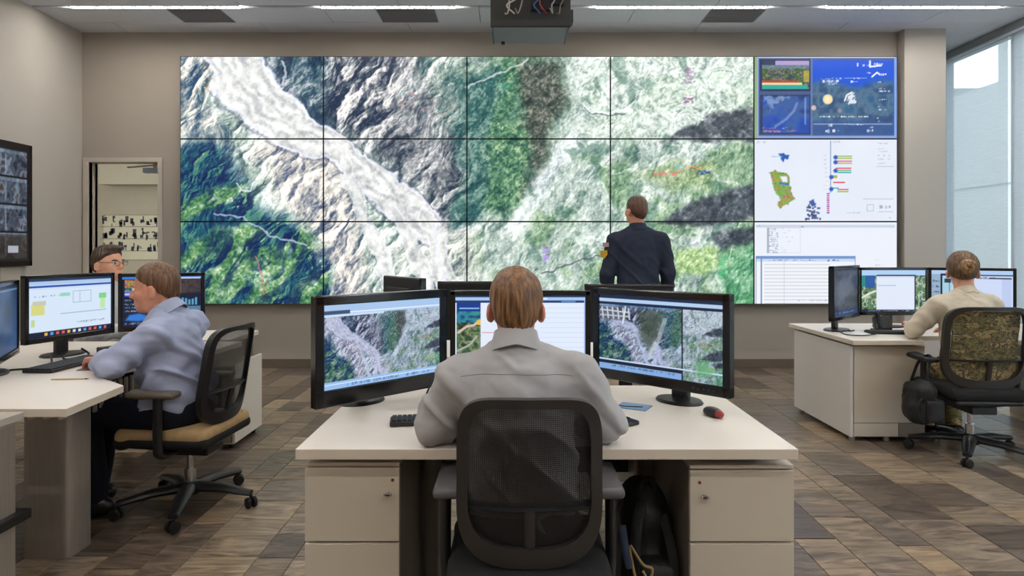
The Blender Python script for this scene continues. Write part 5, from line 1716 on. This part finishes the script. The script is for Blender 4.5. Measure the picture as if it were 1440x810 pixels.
def hair_mat(name, dark, light):
    m = bpy.data.materials.new(name)
    m.use_nodes = True
    nt = m.node_tree; L = nt.links.new
    b = nt.nodes['Principled BSDF']
    tc = nt.nodes.new('ShaderNodeTexCoord')
    mp = nt.nodes.new('ShaderNodeMapping'); mp.inputs['Scale'].default_value = (90, 90, 9)
    n = nt.nodes.new('ShaderNodeTexNoise'); n.inputs['Scale'].default_value = 1.0; n.inputs['Detail'].default_value = 4
    L(tc.outputs['Object'], mp.inputs[0]); L(mp.outputs[0], n.inputs['Vector'])
    r = nt.nodes.new('ShaderNodeValToRGB')
    r.color_ramp.elements[0].position = 0.35; r.color_ramp.elements[0].color = (*lin(dark), 1)
    r.color_ramp.elements[1].position = 0.68; r.color_ramp.elements[1].color = (*lin(light), 1)
    L(n.outputs['Fac'], r.inputs['Fac']); L(r.outputs['Color'], b.inputs['Base Color'])
    b.inputs['Roughness'].default_value = 0.42
    bp = nt.nodes.new('ShaderNodeBump'); bp.inputs['Strength'].default_value = 0.6; bp.inputs['Distance'].default_value = 0.003
    L(n.outputs['Fac'], bp.inputs['Height']); L(bp.outputs['Normal'], b.inputs['Normal'])
    return m
M_EYE = mat('eye_white', (228, 222, 216), 0.25)
M_IRIS = mat('eye_iris', (52, 40, 32), 0.2)
M_SHOE = mat('black_shoe_leather', (22, 21, 22), 0.35, noise=0.1)
M_SHIRT_G = mat('grey_shirt_cotton', (174, 172, 173), 0.85, noise=0.03, scale=14, bump=0.12, bscale=500, spec=0.2)
M_SHIRT_B = mat('pale_blue_shirt_cotton', (168, 176, 204), 0.85, noise=0.03, scale=14, bump=0.12, bscale=500, spec=0.2)
M_SHIRT_T = mat('sand_shirt_cotton', (208, 196, 176), 0.85, noise=0.05, scale=20, bump=0.2, bscale=400, spec=0.2)
M_SHIRT_W = mat('white_shirt_cotton', (196, 198, 202), 0.85, noise=0.03, spec=0.2)
M_NAVY = mat('navy_uniform_wool', (46, 52, 68), 0.85, noise=0.08, scale=20, bump=0.1, bscale=400, spec=0.2)
M_TROU = mat('dark_navy_trousers', (24, 27, 38), 0.85, noise=0.12, scale=20, bump=0.15, bscale=300, spec=0.2)
M_CAMO_T = None
def camo_material():
    m = bpy.data.materials.new('camouflage_cloth')
    m.use_nodes = True
    nt = m.node_tree; L = nt.links.new
    b = nt.nodes['Principled BSDF']
    b.inputs['Roughness'].default_value = 0.9
    tc = nt.nodes.new('ShaderNodeTexCoord')
    mp = nt.nodes.new('ShaderNodeMapping'); mp.inputs['Scale'].default_value = (6, 6, 12)
    L(tc.outputs['Object'], mp.inputs[0])
    n = nt.nodes.new('ShaderNodeTexNoise'); n.inputs['Scale'].default_value = 1.6; n.inputs['Detail'].default_value = 5; n.inputs['Roughness'].default_value = 0.62; n.inputs['Distortion'].default_value = 0.8
    L(mp.outputs[0], n.inputs['Vector'])
    r = nt.nodes.new('ShaderNodeValToRGB'); r.color_ramp.interpolation = 'CONSTANT'
    cs = [(0.0, (52, 46, 36)), (0.36, (104, 96, 62)), (0.44, (140, 130, 84)), (0.50, (84, 70, 48)), (0.55, (186, 160, 112)), (0.62, (122, 116, 74)), (0.68, (208, 186, 140)), (0.74, (70, 62, 44))]
    r.color_ramp.elements[0].color = (*lin(cs[0][1]), 1)
    r.color_ramp.elements[1].position = cs[-1][0]; r.color_ramp.elements[1].color = (*lin(cs[-1][1]), 1)
    for p, c in cs[1:-1]:
        e = r.color_ramp.elements.new(p); e.color = (*lin(c), 1)
    L(n.outputs['Fac'], r.inputs['Fac']); L(r.outputs['Color'], b.inputs['Base Color'])
    return m
M_CAMO = camo_material()

# ---- 1: the man in front, seen from behind
J = dict(pelvis=(0.025, 1.93, 0.53), neck=(0.012, 1.975, 1.035), head=(0.012, 2.015, 1.168),
         shL=(-0.165, 1.955, 0.955), shR=(0.205, 1.955, 0.955), elL=(-0.248, 1.985, 0.800), elR=(0.288, 2.005, 0.800),
         wrL=(-0.09, 2.20, 0.785), wrR=(0.13, 2.21, 0.785), hdL=(-0.05, 2.30, 0.772), hdR=(0.09, 2.30, 0.772),
         hipL=(-0.07, 1.96, 0.52), hipR=(0.12, 1.96, 0.52), knL=(-0.12, 2.36, 0.50), knR=(0.16, 2.36, 0.50), anL=(-0.11, 2.40, 0.09), anR=(0.17, 2.40, 0.09), toL=(-0.11, 2.54, 0.03), toR=(0.18, 2.54, 0.03))
p1, H1, o1 = person('man in a grey shirt seated with his back to the viewer at the central desk', J,
    dict(head=(0.0, -0.08, 0.0), skin=M_SKIN2, hair=hair_mat('auburn_hair', (72, 45, 26), (162, 118, 76)), shirt=M_SHIRT_G, trousers=M_TROU, hair_thick=0.009, fade=0.02, hairline=(0.55, -0.034), res=0.006, wrinkle=0.011, collar=1.02, collar_up=0.020, head_scale=0.98, strand=0.010))
# yoke seam laid on the back of the shirt
from mathutils.bvhtree import BVHTree
def seam(person_, pts, m, r=0.0012, d=Vector((0, 1, 0)), top='shirt', name='seam'):
    sh = [c for c in person_.children if c.name.split('.')[0] == top][0]
    bv = BVHTree.FromPolygons([v.co.copy() for v in sh.data.vertices], [tuple(q.vertices) for q in sh.data.polygons])
    out = []
    for q in pts:
        hit = bv.ray_cast(Vector(q) - Vector(person_.location) - d * 1.0, d)
        if hit[0] is not None:
            out.append(hit[0] - d * r * 0.2)
    bm = NB(); b_tube(bm, out, r, 6)
    return finish(name, bm, m, person_, 60)
M_SEAM = mat('grey_seam_thread', (140, 137, 136), 0.9)
seam(p1, [(x, 1.9, 0.985 - 0.35 * (x - 0.015) ** 2) for x in np.linspace(-0.15, 0.18, 40)], M_SEAM)
# ---- 2: the man on the left, side view, facing the monitors
J = dict(pelvis=(-1.70, 3.30, 0.53), neck=(-1.765, 3.28, 1.02), head=(-1.825, 3.275, 1.148),
         shL=(-1.745, 3.11, 0.935), shR=(-1.72, 3.46, 0.935), elL=(-1.90, 3.02, 0.795), elR=(-1.93, 3.52, 0.80),
         wrL=(-2.06, 3.20, 0.80), wrR=(-2.10, 3.36, 0.79), hdL=(-2.13, 3.25, 0.79), hdR=(-2.18, 3.34, 0.775),
         hipL=(-1.74, 3.21, 0.52), hipR=(-1.74, 3.39, 0.52), knL=(-2.13, 3.20, 0.535), knR=(-2.16, 3.42, 0.535), anL=(-2.10, 3.24, 0.10), anR=(-2.22, 3.44, 0.10), toL=(-2.24, 3.22, 0.03), toR=(-2.36, 3.43, 0.03))
p2, H2, o2 = person('man in a pale blue shirt seated in profile at the left desk, typing', J,
    dict(head=(PI / 2 + 0.18, -0.10, 0.0), skin=M_SKIN2, hair=hair_mat('sandy_hair', (78, 52, 36), (128, 92, 64)), shirt=M_SHIRT_B, trousers=M_TROU, hair_thick=0.007, strand=0.005, fade=0.05, hairline=(0.85, -0.004), res=0.007, wrinkle=0.017, collar_up=0.012, girth=1.08, head_scale=1.06, curl=0.6))
# ---- 3: the man behind the left monitors
J = dict(pelvis=(-2.98, 4.62, 0.54), neck=(-2.93, 4.60, 1.09), head=(-2.875, 4.56, 1.245),
         shL=(-2.90, 4.80, 1.02), shR=(-2.96, 4.40, 1.02), elL=(-2.78, 4.86, 0.80), elR=(-2.83, 4.34, 0.78),
         wrL=(-2.58, 4.76, 0.79), wrR=(-2.59, 4.46, 0.79), hdL=(-2.48, 4.75, 0.775), hdR=(-2.49, 4.47, 0.775),
         hipL=(-2.96, 4.71, 0.53), hipR=(-2.96, 4.53, 0.53), knL=(-2.68, 4.72, 0.53), knR=(-2.68, 4.52, 0.53), anL=(-2.72, 4.72, 0.10), anR=(-2.72, 4.52, 0.10), toL=(-2.64, 4.72, 0.03), toR=(-2.64, 4.52, 0.03))
p3, H3, o3 = person('dark-haired man with glasses looking over the left monitors by the doorway', J,
    dict(head=(-PI / 2 - 0.25, 0.02, 0.0), skin=M_SKIN, hair=hair_mat('dark_brown_hair', (40, 28, 22), (84, 62, 48)), shirt=M_SHIRT_W, trousers=M_TROU, hair_thick=0.010, hair_kind='swept', hairline=(0.72, 0.006), res=0.009, head_scale=1.04))
gl = NB()
for s in (-1, 1):
    b_tube(gl, [Vector(H3((s * 0.033 + 0.022 * math.cos(a), 0.108, 0.002 + 0.016 * math.sin(a))) - o3) for a in np.linspace(0, 2 * PI, 17)], 0.0016, 6)
    b_tube(gl, [Vector(H3(p) - o3) for p in ((s * 0.055, 0.106, 0.006), (s * 0.074, 0.08, 0.008), (s * 0.080, 0.0, 0.010))], 0.0016, 6)
b_tube(gl, [Vector(H3((-0.011, 0.112, 0.006)) - o3), Vector(H3((0.011, 0.112, 0.006)) - o3)], 0.0016, 6)
finish('glasses', gl, M_BLACKP, p3, 50)
# ---- 4: the standing man in uniform before the wall
sy, sx0 = 5.38, 1.06
J = dict(pelvis=(sx0, sy, 0.95), neck=(sx0 - 0.005, sy, 1.525), head=(sx0 - 0.015, sy + 0.01, 1.675),
         shL=(sx0 - 0.195, sy, 1.415), shR=(sx0 + 0.195, sy, 1.415), elL=(sx0 - 0.255, sy + 0.0, 1.15), elR=(sx0 + 0.255, sy + 0.0, 1.15),
         wrL=(sx0 - 0.245, sy + 0.08, 0.90), wrR=(sx0 + 0.245, sy + 0.08, 0.90), hdL=(sx0 - 0.24, sy + 0.11, 0.80), hdR=(sx0 + 0.24, sy + 0.11, 0.80),
         hipL=(sx0 - 0.09, sy, 0.92), hipR=(sx0 + 0.09, sy, 0.92), knL=(sx0 - 0.10, sy + 0.02, 0.50), knR=(sx0 + 0.10, sy + 0.02, 0.50), anL=(sx0 - 0.11, sy - 0.01, 0.10), anR=(sx0 + 0.11, sy - 0.01, 0.10), toL=(sx0 - 0.12, sy + 0.12, 0.03), toR=(sx0 + 0.12, sy + 0.12, 0.03))
p4, H4, o4 = person('man in a dark navy uniform jacket standing before the video wall', J,
    dict(head=(0.45, 0.0, 0.0), skin=M_SKIN2, hair=hair_mat('short_brown_hair', (66, 44, 34), (108, 76, 58)), shirt=M_NAVY, trousers=M_TROU, hair_thick=0.007, fade=0.06, strand=0.005, hairline=(0.7, -0.030), res=0.010, wrinkle=0.006, top_name='jacket', hem=0.2, loose=1.06, sleeve=1.12, palm_up=(0, 1.0, 0), head_scale=1.0))
# sleeve badges on the left arm
for (nm, z, c, pl) in (('flag_patch', 1.385, (176, 150, 152), [(-0.03, -0.018), (0.03, -0.018), (0.03, 0.018), (-0.03, 0.018)]), ('gold_badge', 1.305, (206, 160, 44), [(-0.032, 0.03), (0.032, 0.034), (0.036, 0.0), (0.0, -0.042), (-0.036, 0.0)])):
    bm = NB(); b_prism(bm, pl, 0, 0.006, 0.001)
    o = finish(nm, bm, mat(nm + '_thread', c, 0.6, noise=0.15, scale=60), p4)
    o.rotation_euler = Euler((PI / 2, 0, -0.75)); o.location = Vector((sx0 - 0.278 - (1.385 - z) * 0.2, sy - 0.052, z)) - Vector(o4)
# ---- 5: the woman on the right
J = dict(pelvis=(3.06, 4.27, 0.52), neck=(3.10, 4.38, 1.045), head=(3.115, 4.425, 1.195),
         shL=(2.915, 4.37, 0.965), shR=(3.265, 4.37, 0.965), elL=(2.80, 4.47, 0.785), elR=(3.42, 4.52, 0.79),
         wrL=(2.935, 4.70, 0.775), wrR=(3.28, 4.74, 0.765), hdL=(2.965, 4.79, 0.80), hdR=(3.23, 4.83, 0.755),
         hipL=(2.97, 4.31, 0.51), hipR=(3.15, 4.31, 0.51), knL=(2.97, 4.68, 0.50), knR=(3.17, 4.68, 0.50), anL=(3.0, 4.64, 0.10), anR=(3.2, 4.64, 0.10), toL=(3.0, 4.76, 0.03), toR=(3.2, 4.76, 0.03))
p5, H5, o5 = person('woman in a sand-coloured shirt with her hair in a bun at the right desk', J,
    dict(head=(-0.5, -0.05, 0.0), skin=M_SKIN, hair=hair_mat('light_brown_hair', (60, 42, 28), (134, 102, 68)), shirt=M_SHIRT_T, trousers=M_CAMO, hair_thick=0.014, hair_kind='bun', hairline=(0.42, -0.026), res=0.008, wrinkle=0.009, girth=0.95, head_scale=1.05, collar=0.9, strand=0.016))
gl = NB()
for s in (-1, 1):
    b_tube(gl, [Vector(H5(p) - o5) for p in ((s * 0.056, 0.112, 0.006), (s * 0.078, 0.085, 0.008), (s * 0.086, 0.0, 0.012))], 0.0028, 6)
    b_tube(gl, [Vector(H5((s * 0.034 + 0.024 * math.cos(a), 0.110, 0.0 + 0.016 * math.sin(a))) - o5) for a in np.linspace(0, 2 * PI, 17)], 0.002, 6)
finish('glasses', gl, M_BLACKP, p5, 50)
bm = NB()                                        # coiled bun at the back of her head
co = []
for k in range(64):
    a = k / 63 * 2 * PI * 1.7 + 0.6
    rr_ = 0.041 - 0.032 * k / 63
    co.append(Vector(H5((0.012 + rr_ * math.cos(a), -0.124 - 0.040 * k / 63, 0.022 + rr_ * math.sin(a))) - o5))
b_tube(bm, co, [0.016 - 0.004 * k / 63 for k in range(64)], 10)
finish('hair_bun', bm, hair_mat('bun_hair', (96, 68, 42), (176, 138, 94)), p5, 60)

# ---- the three chairs in view, and the one under the man by the door
office_chair('black mesh chair with its back to the viewer under the man in grey', (0.048, 1.905, 0), 0.0, hw=0.201, ztop=0.945, zbot=0.475, zseat=0.43, yb=-0.125, lean=0.055, arm_z=0.665, arm_h=0.245)
office_chair('black mesh chair with a tan seat edge, in side view on the left', (-1.69, 3.36, 0), PI / 2 - 0.08, hw=0.225, ztop=0.955, zbot=0.46, zseat=0.43, seat_side=M_TAN, frame=M_BLACKP, mesh=M_MESH_MID, tan=True, pad=mat('taupe_armrest_pad', (104, 94, 84), 0.5), yb=-0.18, lean=0.10, base_rot=0.95, base_r=0.33, arm_z=0.655, arm_h=0.27)
office_chair('black mesh chair with a camouflage jacket inside its back, on the right', (3.02, 4.22, 0), -0.04, hw=0.262, ztop=0.985, zbot=0.46, zseat=0.43, mesh=M_MESH_OPEN, yb=-0.15, lean=0.07, base_rot=0.32, base_r=0.35, arm_z=0.64, arm_h=0.30, pad=M_BLACKP)
office_chair('dark office chair hidden behind the left monitors', (-3.02, 4.62, 0), -PI / 2, hw=0.21, ztop=0.95, zseat=0.43, yb=-0.15, arm_z=0.64, arm_h=0.27)
# ================================================================== bags, jacket, small things
# camouflage jacket hung inside the right chair's back
def camo_jacket():
    N, K = 26, 26
    V, Q = [], []
    cx, cy = 3.02, 4.22
    for side in (0, 1):
        for i in range(N):
            for j in range(K):
                x = -0.215 + 0.43 * i / (N - 1)
                z = 0.515 + 0.44 * j / (K - 1)
                f = (z - 0.46) / 0.525
                y = -0.15 - 0.07 * f + 0.9 * x * x - 0.02 * (1 - f) + 0.022 + 0.010 * math.sin(23 * x + 9 * z) * math.sin(14 * z) + (0.012 if side else 0)
                V.append((cx + x, cy + y, z))
    I = lambda s, i, j: s * N * K + i * K + j
    for i in range(N - 1):
        for j in range(K - 1):
            Q.append((I(0, i, j), I(0, i, j + 1), I(0, i + 1, j + 1), I(0, i + 1, j))[::-1]); Q.append((I(1, i, j), I(1, i, j + 1), I(1, i + 1, j + 1), I(1, i + 1, j)))
    for i in range(N - 1):
        Q.append((I(0, i, 0), I(0, i + 1, 0), I(1, i + 1, 0), I(1, i, 0))); Q.append((I(0, i, K - 1), I(1, i, K - 1), I(1, i + 1, K - 1), I(0, i + 1, K - 1)))
    for j in range(K - 1):
        Q.append((I(0, 0, j), I(1, 0, j), I(1, 0, j + 1), I(0, 0, j + 1))); Q.append((I(0, N - 1, j), I(0, N - 1, j + 1), I(1, N - 1, j + 1), I(1, N - 1, j)))
    o = mesh_obj('camouflage_jacket', np.array(V), np.array(Q), M_CAMO, None, (cx, cy, 0.5))
    o.location = (cx, cy, 0.5)
    tag(o, 'camouflage jacket hung inside the back of the right chair', 'jacket')
camo_jacket()

M_NYL = mat('black_nylon', (20, 21, 24), 0.6, noise=0.25, scale=18, bump=0.5, bscale=30)
def blob_part(name, prims, m, parent, h=0.01, wr=0.0, cuts=()):
    V, Q = sdf_mesh(prims, h, cuts=cuts)
    V = relax(V, Q, 1)
    if wr:
        V = V + normals_of(V, Q) * (wr * noise3(V, 16.0, 5))[:, None]
    o = mesh_obj(name, V, Q, m, parent, tuple(parent.location))
    return o
# backpack under the central desk
bp_ = thing('backpack', 'black backpack with cords slumped against the right central pedestal', 'backpack', (0.445, 2.24, 0))
blob_part('main_bag', [rbox((0.455, 2.26, 0.25), (0.085, 0.15, 0.25), 0.07), ell((0.45, 2.22, 0.47), (0.075, 0.13, 0.09)), ell((0.46, 2.14, 0.2), (0.075, 0.07, 0.17))], M_NYL, bp_, 0.011, 0.03, cuts=[((0, 0, 1), 0.002)])
blob_part('front_pocket', [rbox((0.46, 2.075, 0.2), (0.07, 0.05, 0.15), 0.04)], M_NYL, bp_, 0.010, 0.02)
bm = NB(); b_tube(bm, spline([(0.43, 2.12, 0.52), (0.40, 2.06, 0.44), (0.39, 2.03, 0.3), (0.42, 2.02, 0.12), (0.46, 2.02, 0.06)], 8), 0.018, 8, flat=0.35)
o = finish('strap', bm, M_FABRICB, bp_, 60); o.location = -Vector(bp_.location)
bm = NB(); b_tube(bm, spline([(0.50, 2.12, 0.47), (0.515, 2.05, 0.36), (0.51, 2.03, 0.2), (0.49, 2.02, 0.1)], 8), 0.016, 8, flat=0.35)
o = finish('strap', bm, M_FABRICB, bp_, 60); o.location = -Vector(bp_.location)
bm = NB(); b_tube(bm, spline([(0.43, 2.16, 0.535), (0.44, 2.15, 0.575), (0.47, 2.15, 0.575), (0.48, 2.16, 0.535)], 8), 0.009, 8)
o = finish('top_handle', bm, M_FABRICB, bp_, 60); o.location = -Vector(bp_.location)
M_CORD = mat('tan_cord', (168, 140, 92), 0.7, noise=0.1)
for k, pts in enumerate(([(0.375, 2.05, 0.40), (0.385, 2.02, 0.33), (0.40, 2.01, 0.28), (0.385, 2.01, 0.20), (0.41, 2.0, 0.13)], [(0.38, 2.05, 0.40), (0.41, 2.01, 0.36), (0.44, 2.01, 0.345), (0.43, 2.01, 0.31), (0.41, 2.005, 0.34)], [(0.39, 2.04, 0.30), (0.395, 2.01, 0.22), (0.375, 2.0, 0.15), (0.365, 2.0, 0.10)])):
    bm = NB(); b_tube(bm, spline(pts, 8), 0.0045, 6)
    o = finish('cord', bm, M_CORD, bp_, 60); o.location = -Vector(bp_.location)
bm = NB(); b_tube(bm, spline([(0.355, 2.06, 0.46), (0.36, 2.03, 0.40), (0.37, 2.02, 0.34)], 6), [0.012] * 12 + [0.008], 8, flat=0.4)
o = finish('blue_strap_end', bm, mat('blue_webbing', (34, 44, 66), 0.8), bp_, 60); o.location = -Vector(bp_.location)

# bag hung on the arm of the right chair
rb = thing('shoulder_bag', 'black bag hanging from the left armrest of the right chair', 'bag', (2.68, 4.20, 0.2))
blob_part('main_bag', [rbox((2.665, 4.20, 0.345), (0.055, 0.115, 0.125), 0.045), ell((2.68, 4.16, 0.43), (0.05, 0.10, 0.07)), ell((2.64, 4.20, 0.30), (0.05, 0.09, 0.09))], M_NYL, rb, 0.010, 0.03)
blob_part('side_pocket', [rbox((2.70, 4.095, 0.31), (0.06, 0.03, 0.075), 0.022)], M_NYL, rb, 0.009, 0.02)
bm = NB(); b_tube(bm, spline([(2.66, 4.12, 0.44), (2.70, 4.14, 0.60), (2.735, 4.19, 0.655), (2.70, 4.25, 0.60), (2.66, 4.28, 0.44)], 8), 0.010, 8, flat=0.4)
o = finish('strap', bm, M_FABRICB, rb, 60); o.location = -Vector(rb.location)
bm = NB(); b_tube(bm, spline([(2.64, 4.10, 0.40), (2.59, 4.08, 0.36), (2.585, 4.08, 0.29), (2.63, 4.09, 0.24)], 8), 0.007, 8)
o = finish('loose_strap', bm, M_FABRICB, rb, 60); o.location = -Vector(rb.location)

# ---- things on the central desk
def slab(name, m, parent, x, y, z, sx, sy, sz, rz=0, bev=0.004):
    bm = NB(); b_box(bm, (x, y, z), (sx, sy, sz), bev, (0, 0, rz))
    o = finish(name, bm, m, parent, 40); o.location = -Vector(parent.location) if parent else (0, 0, 0)
    return o
M_KEY = mat('key_black', (34, 35, 38), 0.5)
def keyboard(name, label, cat, x, y, z, w, d, rz, rows, cols, group=None):
    t = thing(name, label, cat, (x, y, z), rz, group)
    bm = NB(); b_box(bm, (0, 0, 0.009), (w, d, 0.016), 0.004); finish('case', bm, M_BLACKP, t)
    me = None
    kw, kd = (w - 0.012) / cols, (d - 0.012) / rows
    bm = NB(); b_box(bm, (0, 0, 0.0), (kw * 0.84, kd * 0.84, 0.007), 0.001, seg=1)
    me = bpy.data.meshes.new('key'); bm.to_mesh(me); bm.free(); me.materials.append(M_KEY)
    for r in range(rows):
        for c in range(cols):
            o = bpy.data.objects.new('key', me); o.location = (-w / 2 + 0.006 + (c + 0.5) * kw, -d / 2 + 0.006 + (r + 0.5) * kd, 0.0195); link(o, t)
    return t
keyboard('keypad', 'small black keypad on the central desk by the man\'s left elbow', 'keypad', -0.375, 2.235, 0.74, 0.10, 0.085, 0.15, 4, 5)
keyboard('keyboard', 'black keyboard under the hands of the man in grey', 'keyboard', 0.02, 2.31, 0.74, 0.34, 0.12, 0.0, 5, 14)
ph = thing('phone', 'dark handset lying by the central man\'s right arm', 'phone', (0.385, 2.25, 0.74), 0.6)
part('body', M_BLACKP, ph, ((0, 0, 0.008), (0.06, 0.12, 0.016)), bev=0.006)
part('display', M_GLOSSB, ph, ((0, 0.015, 0.0165), (0.048, 0.07, 0.002)), bev=0)
mo = thing('mouse', 'small dark mouse with a red end below the right central monitor', 'mouse', (0.735, 2.34, 0.74), 0.3)
V, Q = sdf_mesh([ell((0, 0, 0.012), (0.028, 0.048, 0.020))], 0.004, cuts=[((0, 0, 1), 0.0005)]); mesh_obj('shell', V, Q, M_BLACKP, mo)
V, Q = sdf_mesh([ell((0, -0.036, 0.014), (0.018, 0.018, 0.014))], 0.004, cuts=[((0, 0, 1), 0.0005)]); mesh_obj('red_end', V, Q, mat('mouse_red', (150, 40, 36), 0.4), mo)
def cable(label, pts, r=0.004, m=M_CABLE, n=8):
    bm = NB(); P = spline(pts, n); b_tube(bm, P, r, 8)
    o = finish('cable', bm, m, None, 60)
    return tag(o, label, 'cable')
cable('black cable looping on the central desk under the left monitor', [(-0.33, 2.60, 0.80), (-0.335, 2.5, 0.775), (-0.32, 2.42, 0.746), (-0.27, 2.40, 0.744), (-0.24, 2.46, 0.744)])
cable('thin black cable trailing under the right central monitor', [(0.50, 2.45, 0.744), (0.42, 2.47, 0.744), (0.38, 2.55, 0.744), (0.33, 2.62, 0.746)], 0.003)
bl = thing('mouse_mat', 'pale blue mat tinted as a bluish reflection beside the right central monitor stand', 'mat', (0.47, 2.47, 0.74), -0.5)
part('mat_sheet', mat('blue_reflection_mat', (126, 160, 200), 0.5), bl, ((0, 0, 0.002), (0.12, 0.09, 0.004)), bev=0.001)  # the pale blue stands in for a bluish reflection by the stand base

# ---- things on the left desk
keyboard('keyboard', 'long black keyboard on the left desk below the spreadsheet monitor', 'keyboard', -2.315, 3.34, 0.74, 0.42, 0.15, PI / 2 - 0.05, 5, 15)
mm = thing('mouse_mat', 'reddish brown mouse mat under the hands at the left desk', 'mat', (-2.11, 3.32, 0.74), 0.15)
part('mat_sheet', mat('brown_mat', (122, 96, 88), 0.6, noise=0.1), mm, ((0, 0, 0.002), (0.17, 0.22, 0.004)), bev=0.001)
mo = thing('mouse', 'black mouse beyond the hands on the left desk', 'mouse', (-2.20, 3.52, 0.74), 1.2)
V, Q = sdf_mesh([ell((0, 0, 0.012), (0.03, 0.052, 0.024))], 0.004, cuts=[((0, 0, 1), 0.0005)]); mesh_obj('shell', V, Q, M_BLACKP, mo)
part('wheel', M_GREYP, mo, ((0, 0.03, 0.030), (0.006, 0.016, 0.01)), bev=0.001)
pn = thing('pencil', 'thin pale pencil lying near the left desk edge', 'pencil', (-2.06, 2.98, 0.744), 0.1)
bm = NB(); b_tube(bm, [(-0.08, 0, 0), (0.07, 0, 0)], 0.0035, 6); finish('shaft', bm, mat('pencil_yellow', (196, 176, 120), 0.5), pn)
bm = NB(); b_tube(bm, [(0.07, 0, 0), (0.085, 0, 0)], [0.0035, 0.0006], 6); finish('tip', bm, M_BLACKP, pn)
cable('black cable looped over the left desk below the spreadsheet monitor', [(-2.52, 3.50, 0.76), (-2.46, 3.42, 0.746), (-2.42, 3.34, 0.745), (-2.44, 3.24, 0.745), (-2.50, 3.20, 0.745), (-2.52, 3.14, 0.745)], 0.005)
cable('second black cable bowed between the left desk monitors', [(-2.50, 3.72, 0.77), (-2.42, 3.66, 0.75), (-2.40, 3.58, 0.746), (-2.44, 3.50, 0.746), (-2.50, 3.56, 0.755)], 0.006)
dk = thing('docking_station', 'low black dock behind the left worker\'s keyboard', 'dock', (-2.40, 4.05 - 0.18, 0.74), 0.9)
part('body', M_BLACKP, dk, ((0, -0.09, 0.018), (0.24, 0.07, 0.036)), bev=0.006)
part('front_trim', M_METAL, dk, ((0, -0.126, 0.018), (0.2, 0.004, 0.012)), bev=0.001)
pp = thing('paper_stack', 'small white stack of paper behind the left worker\'s arm', 'paper', (-2.02, 3.92, 0.74), 0.2)
for k in range(5):
    part('sheet', M_WHITE, pp, ((0.002 * k, -0.001 * k, 0.002 + 0.004 * k), (0.15, 0.11, 0.0035), (0, 0, 0.05 * k)), bev=0)

# ---- things on the right desk
keyboard('keyboard', 'black keyboard on the right desk left of the woman', 'keyboard', 2.80, 4.76, 0.72, 0.30, 0.12, -0.1, 5, 13)
dk = thing('desk_phone', 'upright black desk phone by the woman\'s left hand', 'phone', (2.85, 4.93, 0.72), -0.2)
part('body', M_BLACKP, dk, ((0, 0, 0.055), (0.12, 0.06, 0.11), (-0.4, 0, 0)), bev=0.008)
part('handset', M_GLOSSB, dk, ((-0.04, -0.045, 0.08), (0.03, 0.035, 0.13), (-0.4, 0, 0)), bev=0.01)
part('foot', M_BLACKP, dk, ((0, 0.0, 0.006), (0.13, 0.11, 0.012)), bev=0.003)
pp = thing('paper_sheet', 'white sheet of paper on the right desk below the monitors', 'paper', (2.62, 4.82, 0.72), 0.25)
part('sheet', M_WHITE, pp, ((0, 0, 0.001), (0.21, 0.297, 0.001)), bev=0)
cable('thin grey cable curving over the white right desk', [(2.50, 4.98, 0.726), (2.48, 4.84, 0.726), (2.44, 4.68, 0.725), (2.52, 4.62, 0.725), (2.66, 4.68, 0.725)], 0.004, mat('grey_cable', (70, 70, 74), 0.5))
cable('black cable under the inward monitor of the right desk', [(2.60, 4.97, 0.73), (2.55, 4.93, 0.726), (2.56, 4.86, 0.726), (2.62, 4.90, 0.726)], 0.005)
# floor mat bits: foot rest under the right desk
fr = thing('foot_rest', 'black foot rest with a blue front strip under the right desk', 'foot rest', (3.12, 4.98, 0))
part('platform', M_BLACKP, fr, ((0, 0, 0.06), (0.40, 0.22, 0.03), (0.25, 0, 0)), bev=0.006)
part('front_strip', mat('blue_strip', (70, 110, 170), 0.5), fr, ((0, -0.112, 0.035), (0.40, 0.012, 0.03)))
part('foot', M_BLACKP, fr, ((-0.15, 0.03, 0.03), (0.03, 0.2, 0.06)), ((0.15, 0.03, 0.03), (0.03, 0.2, 0.06)))
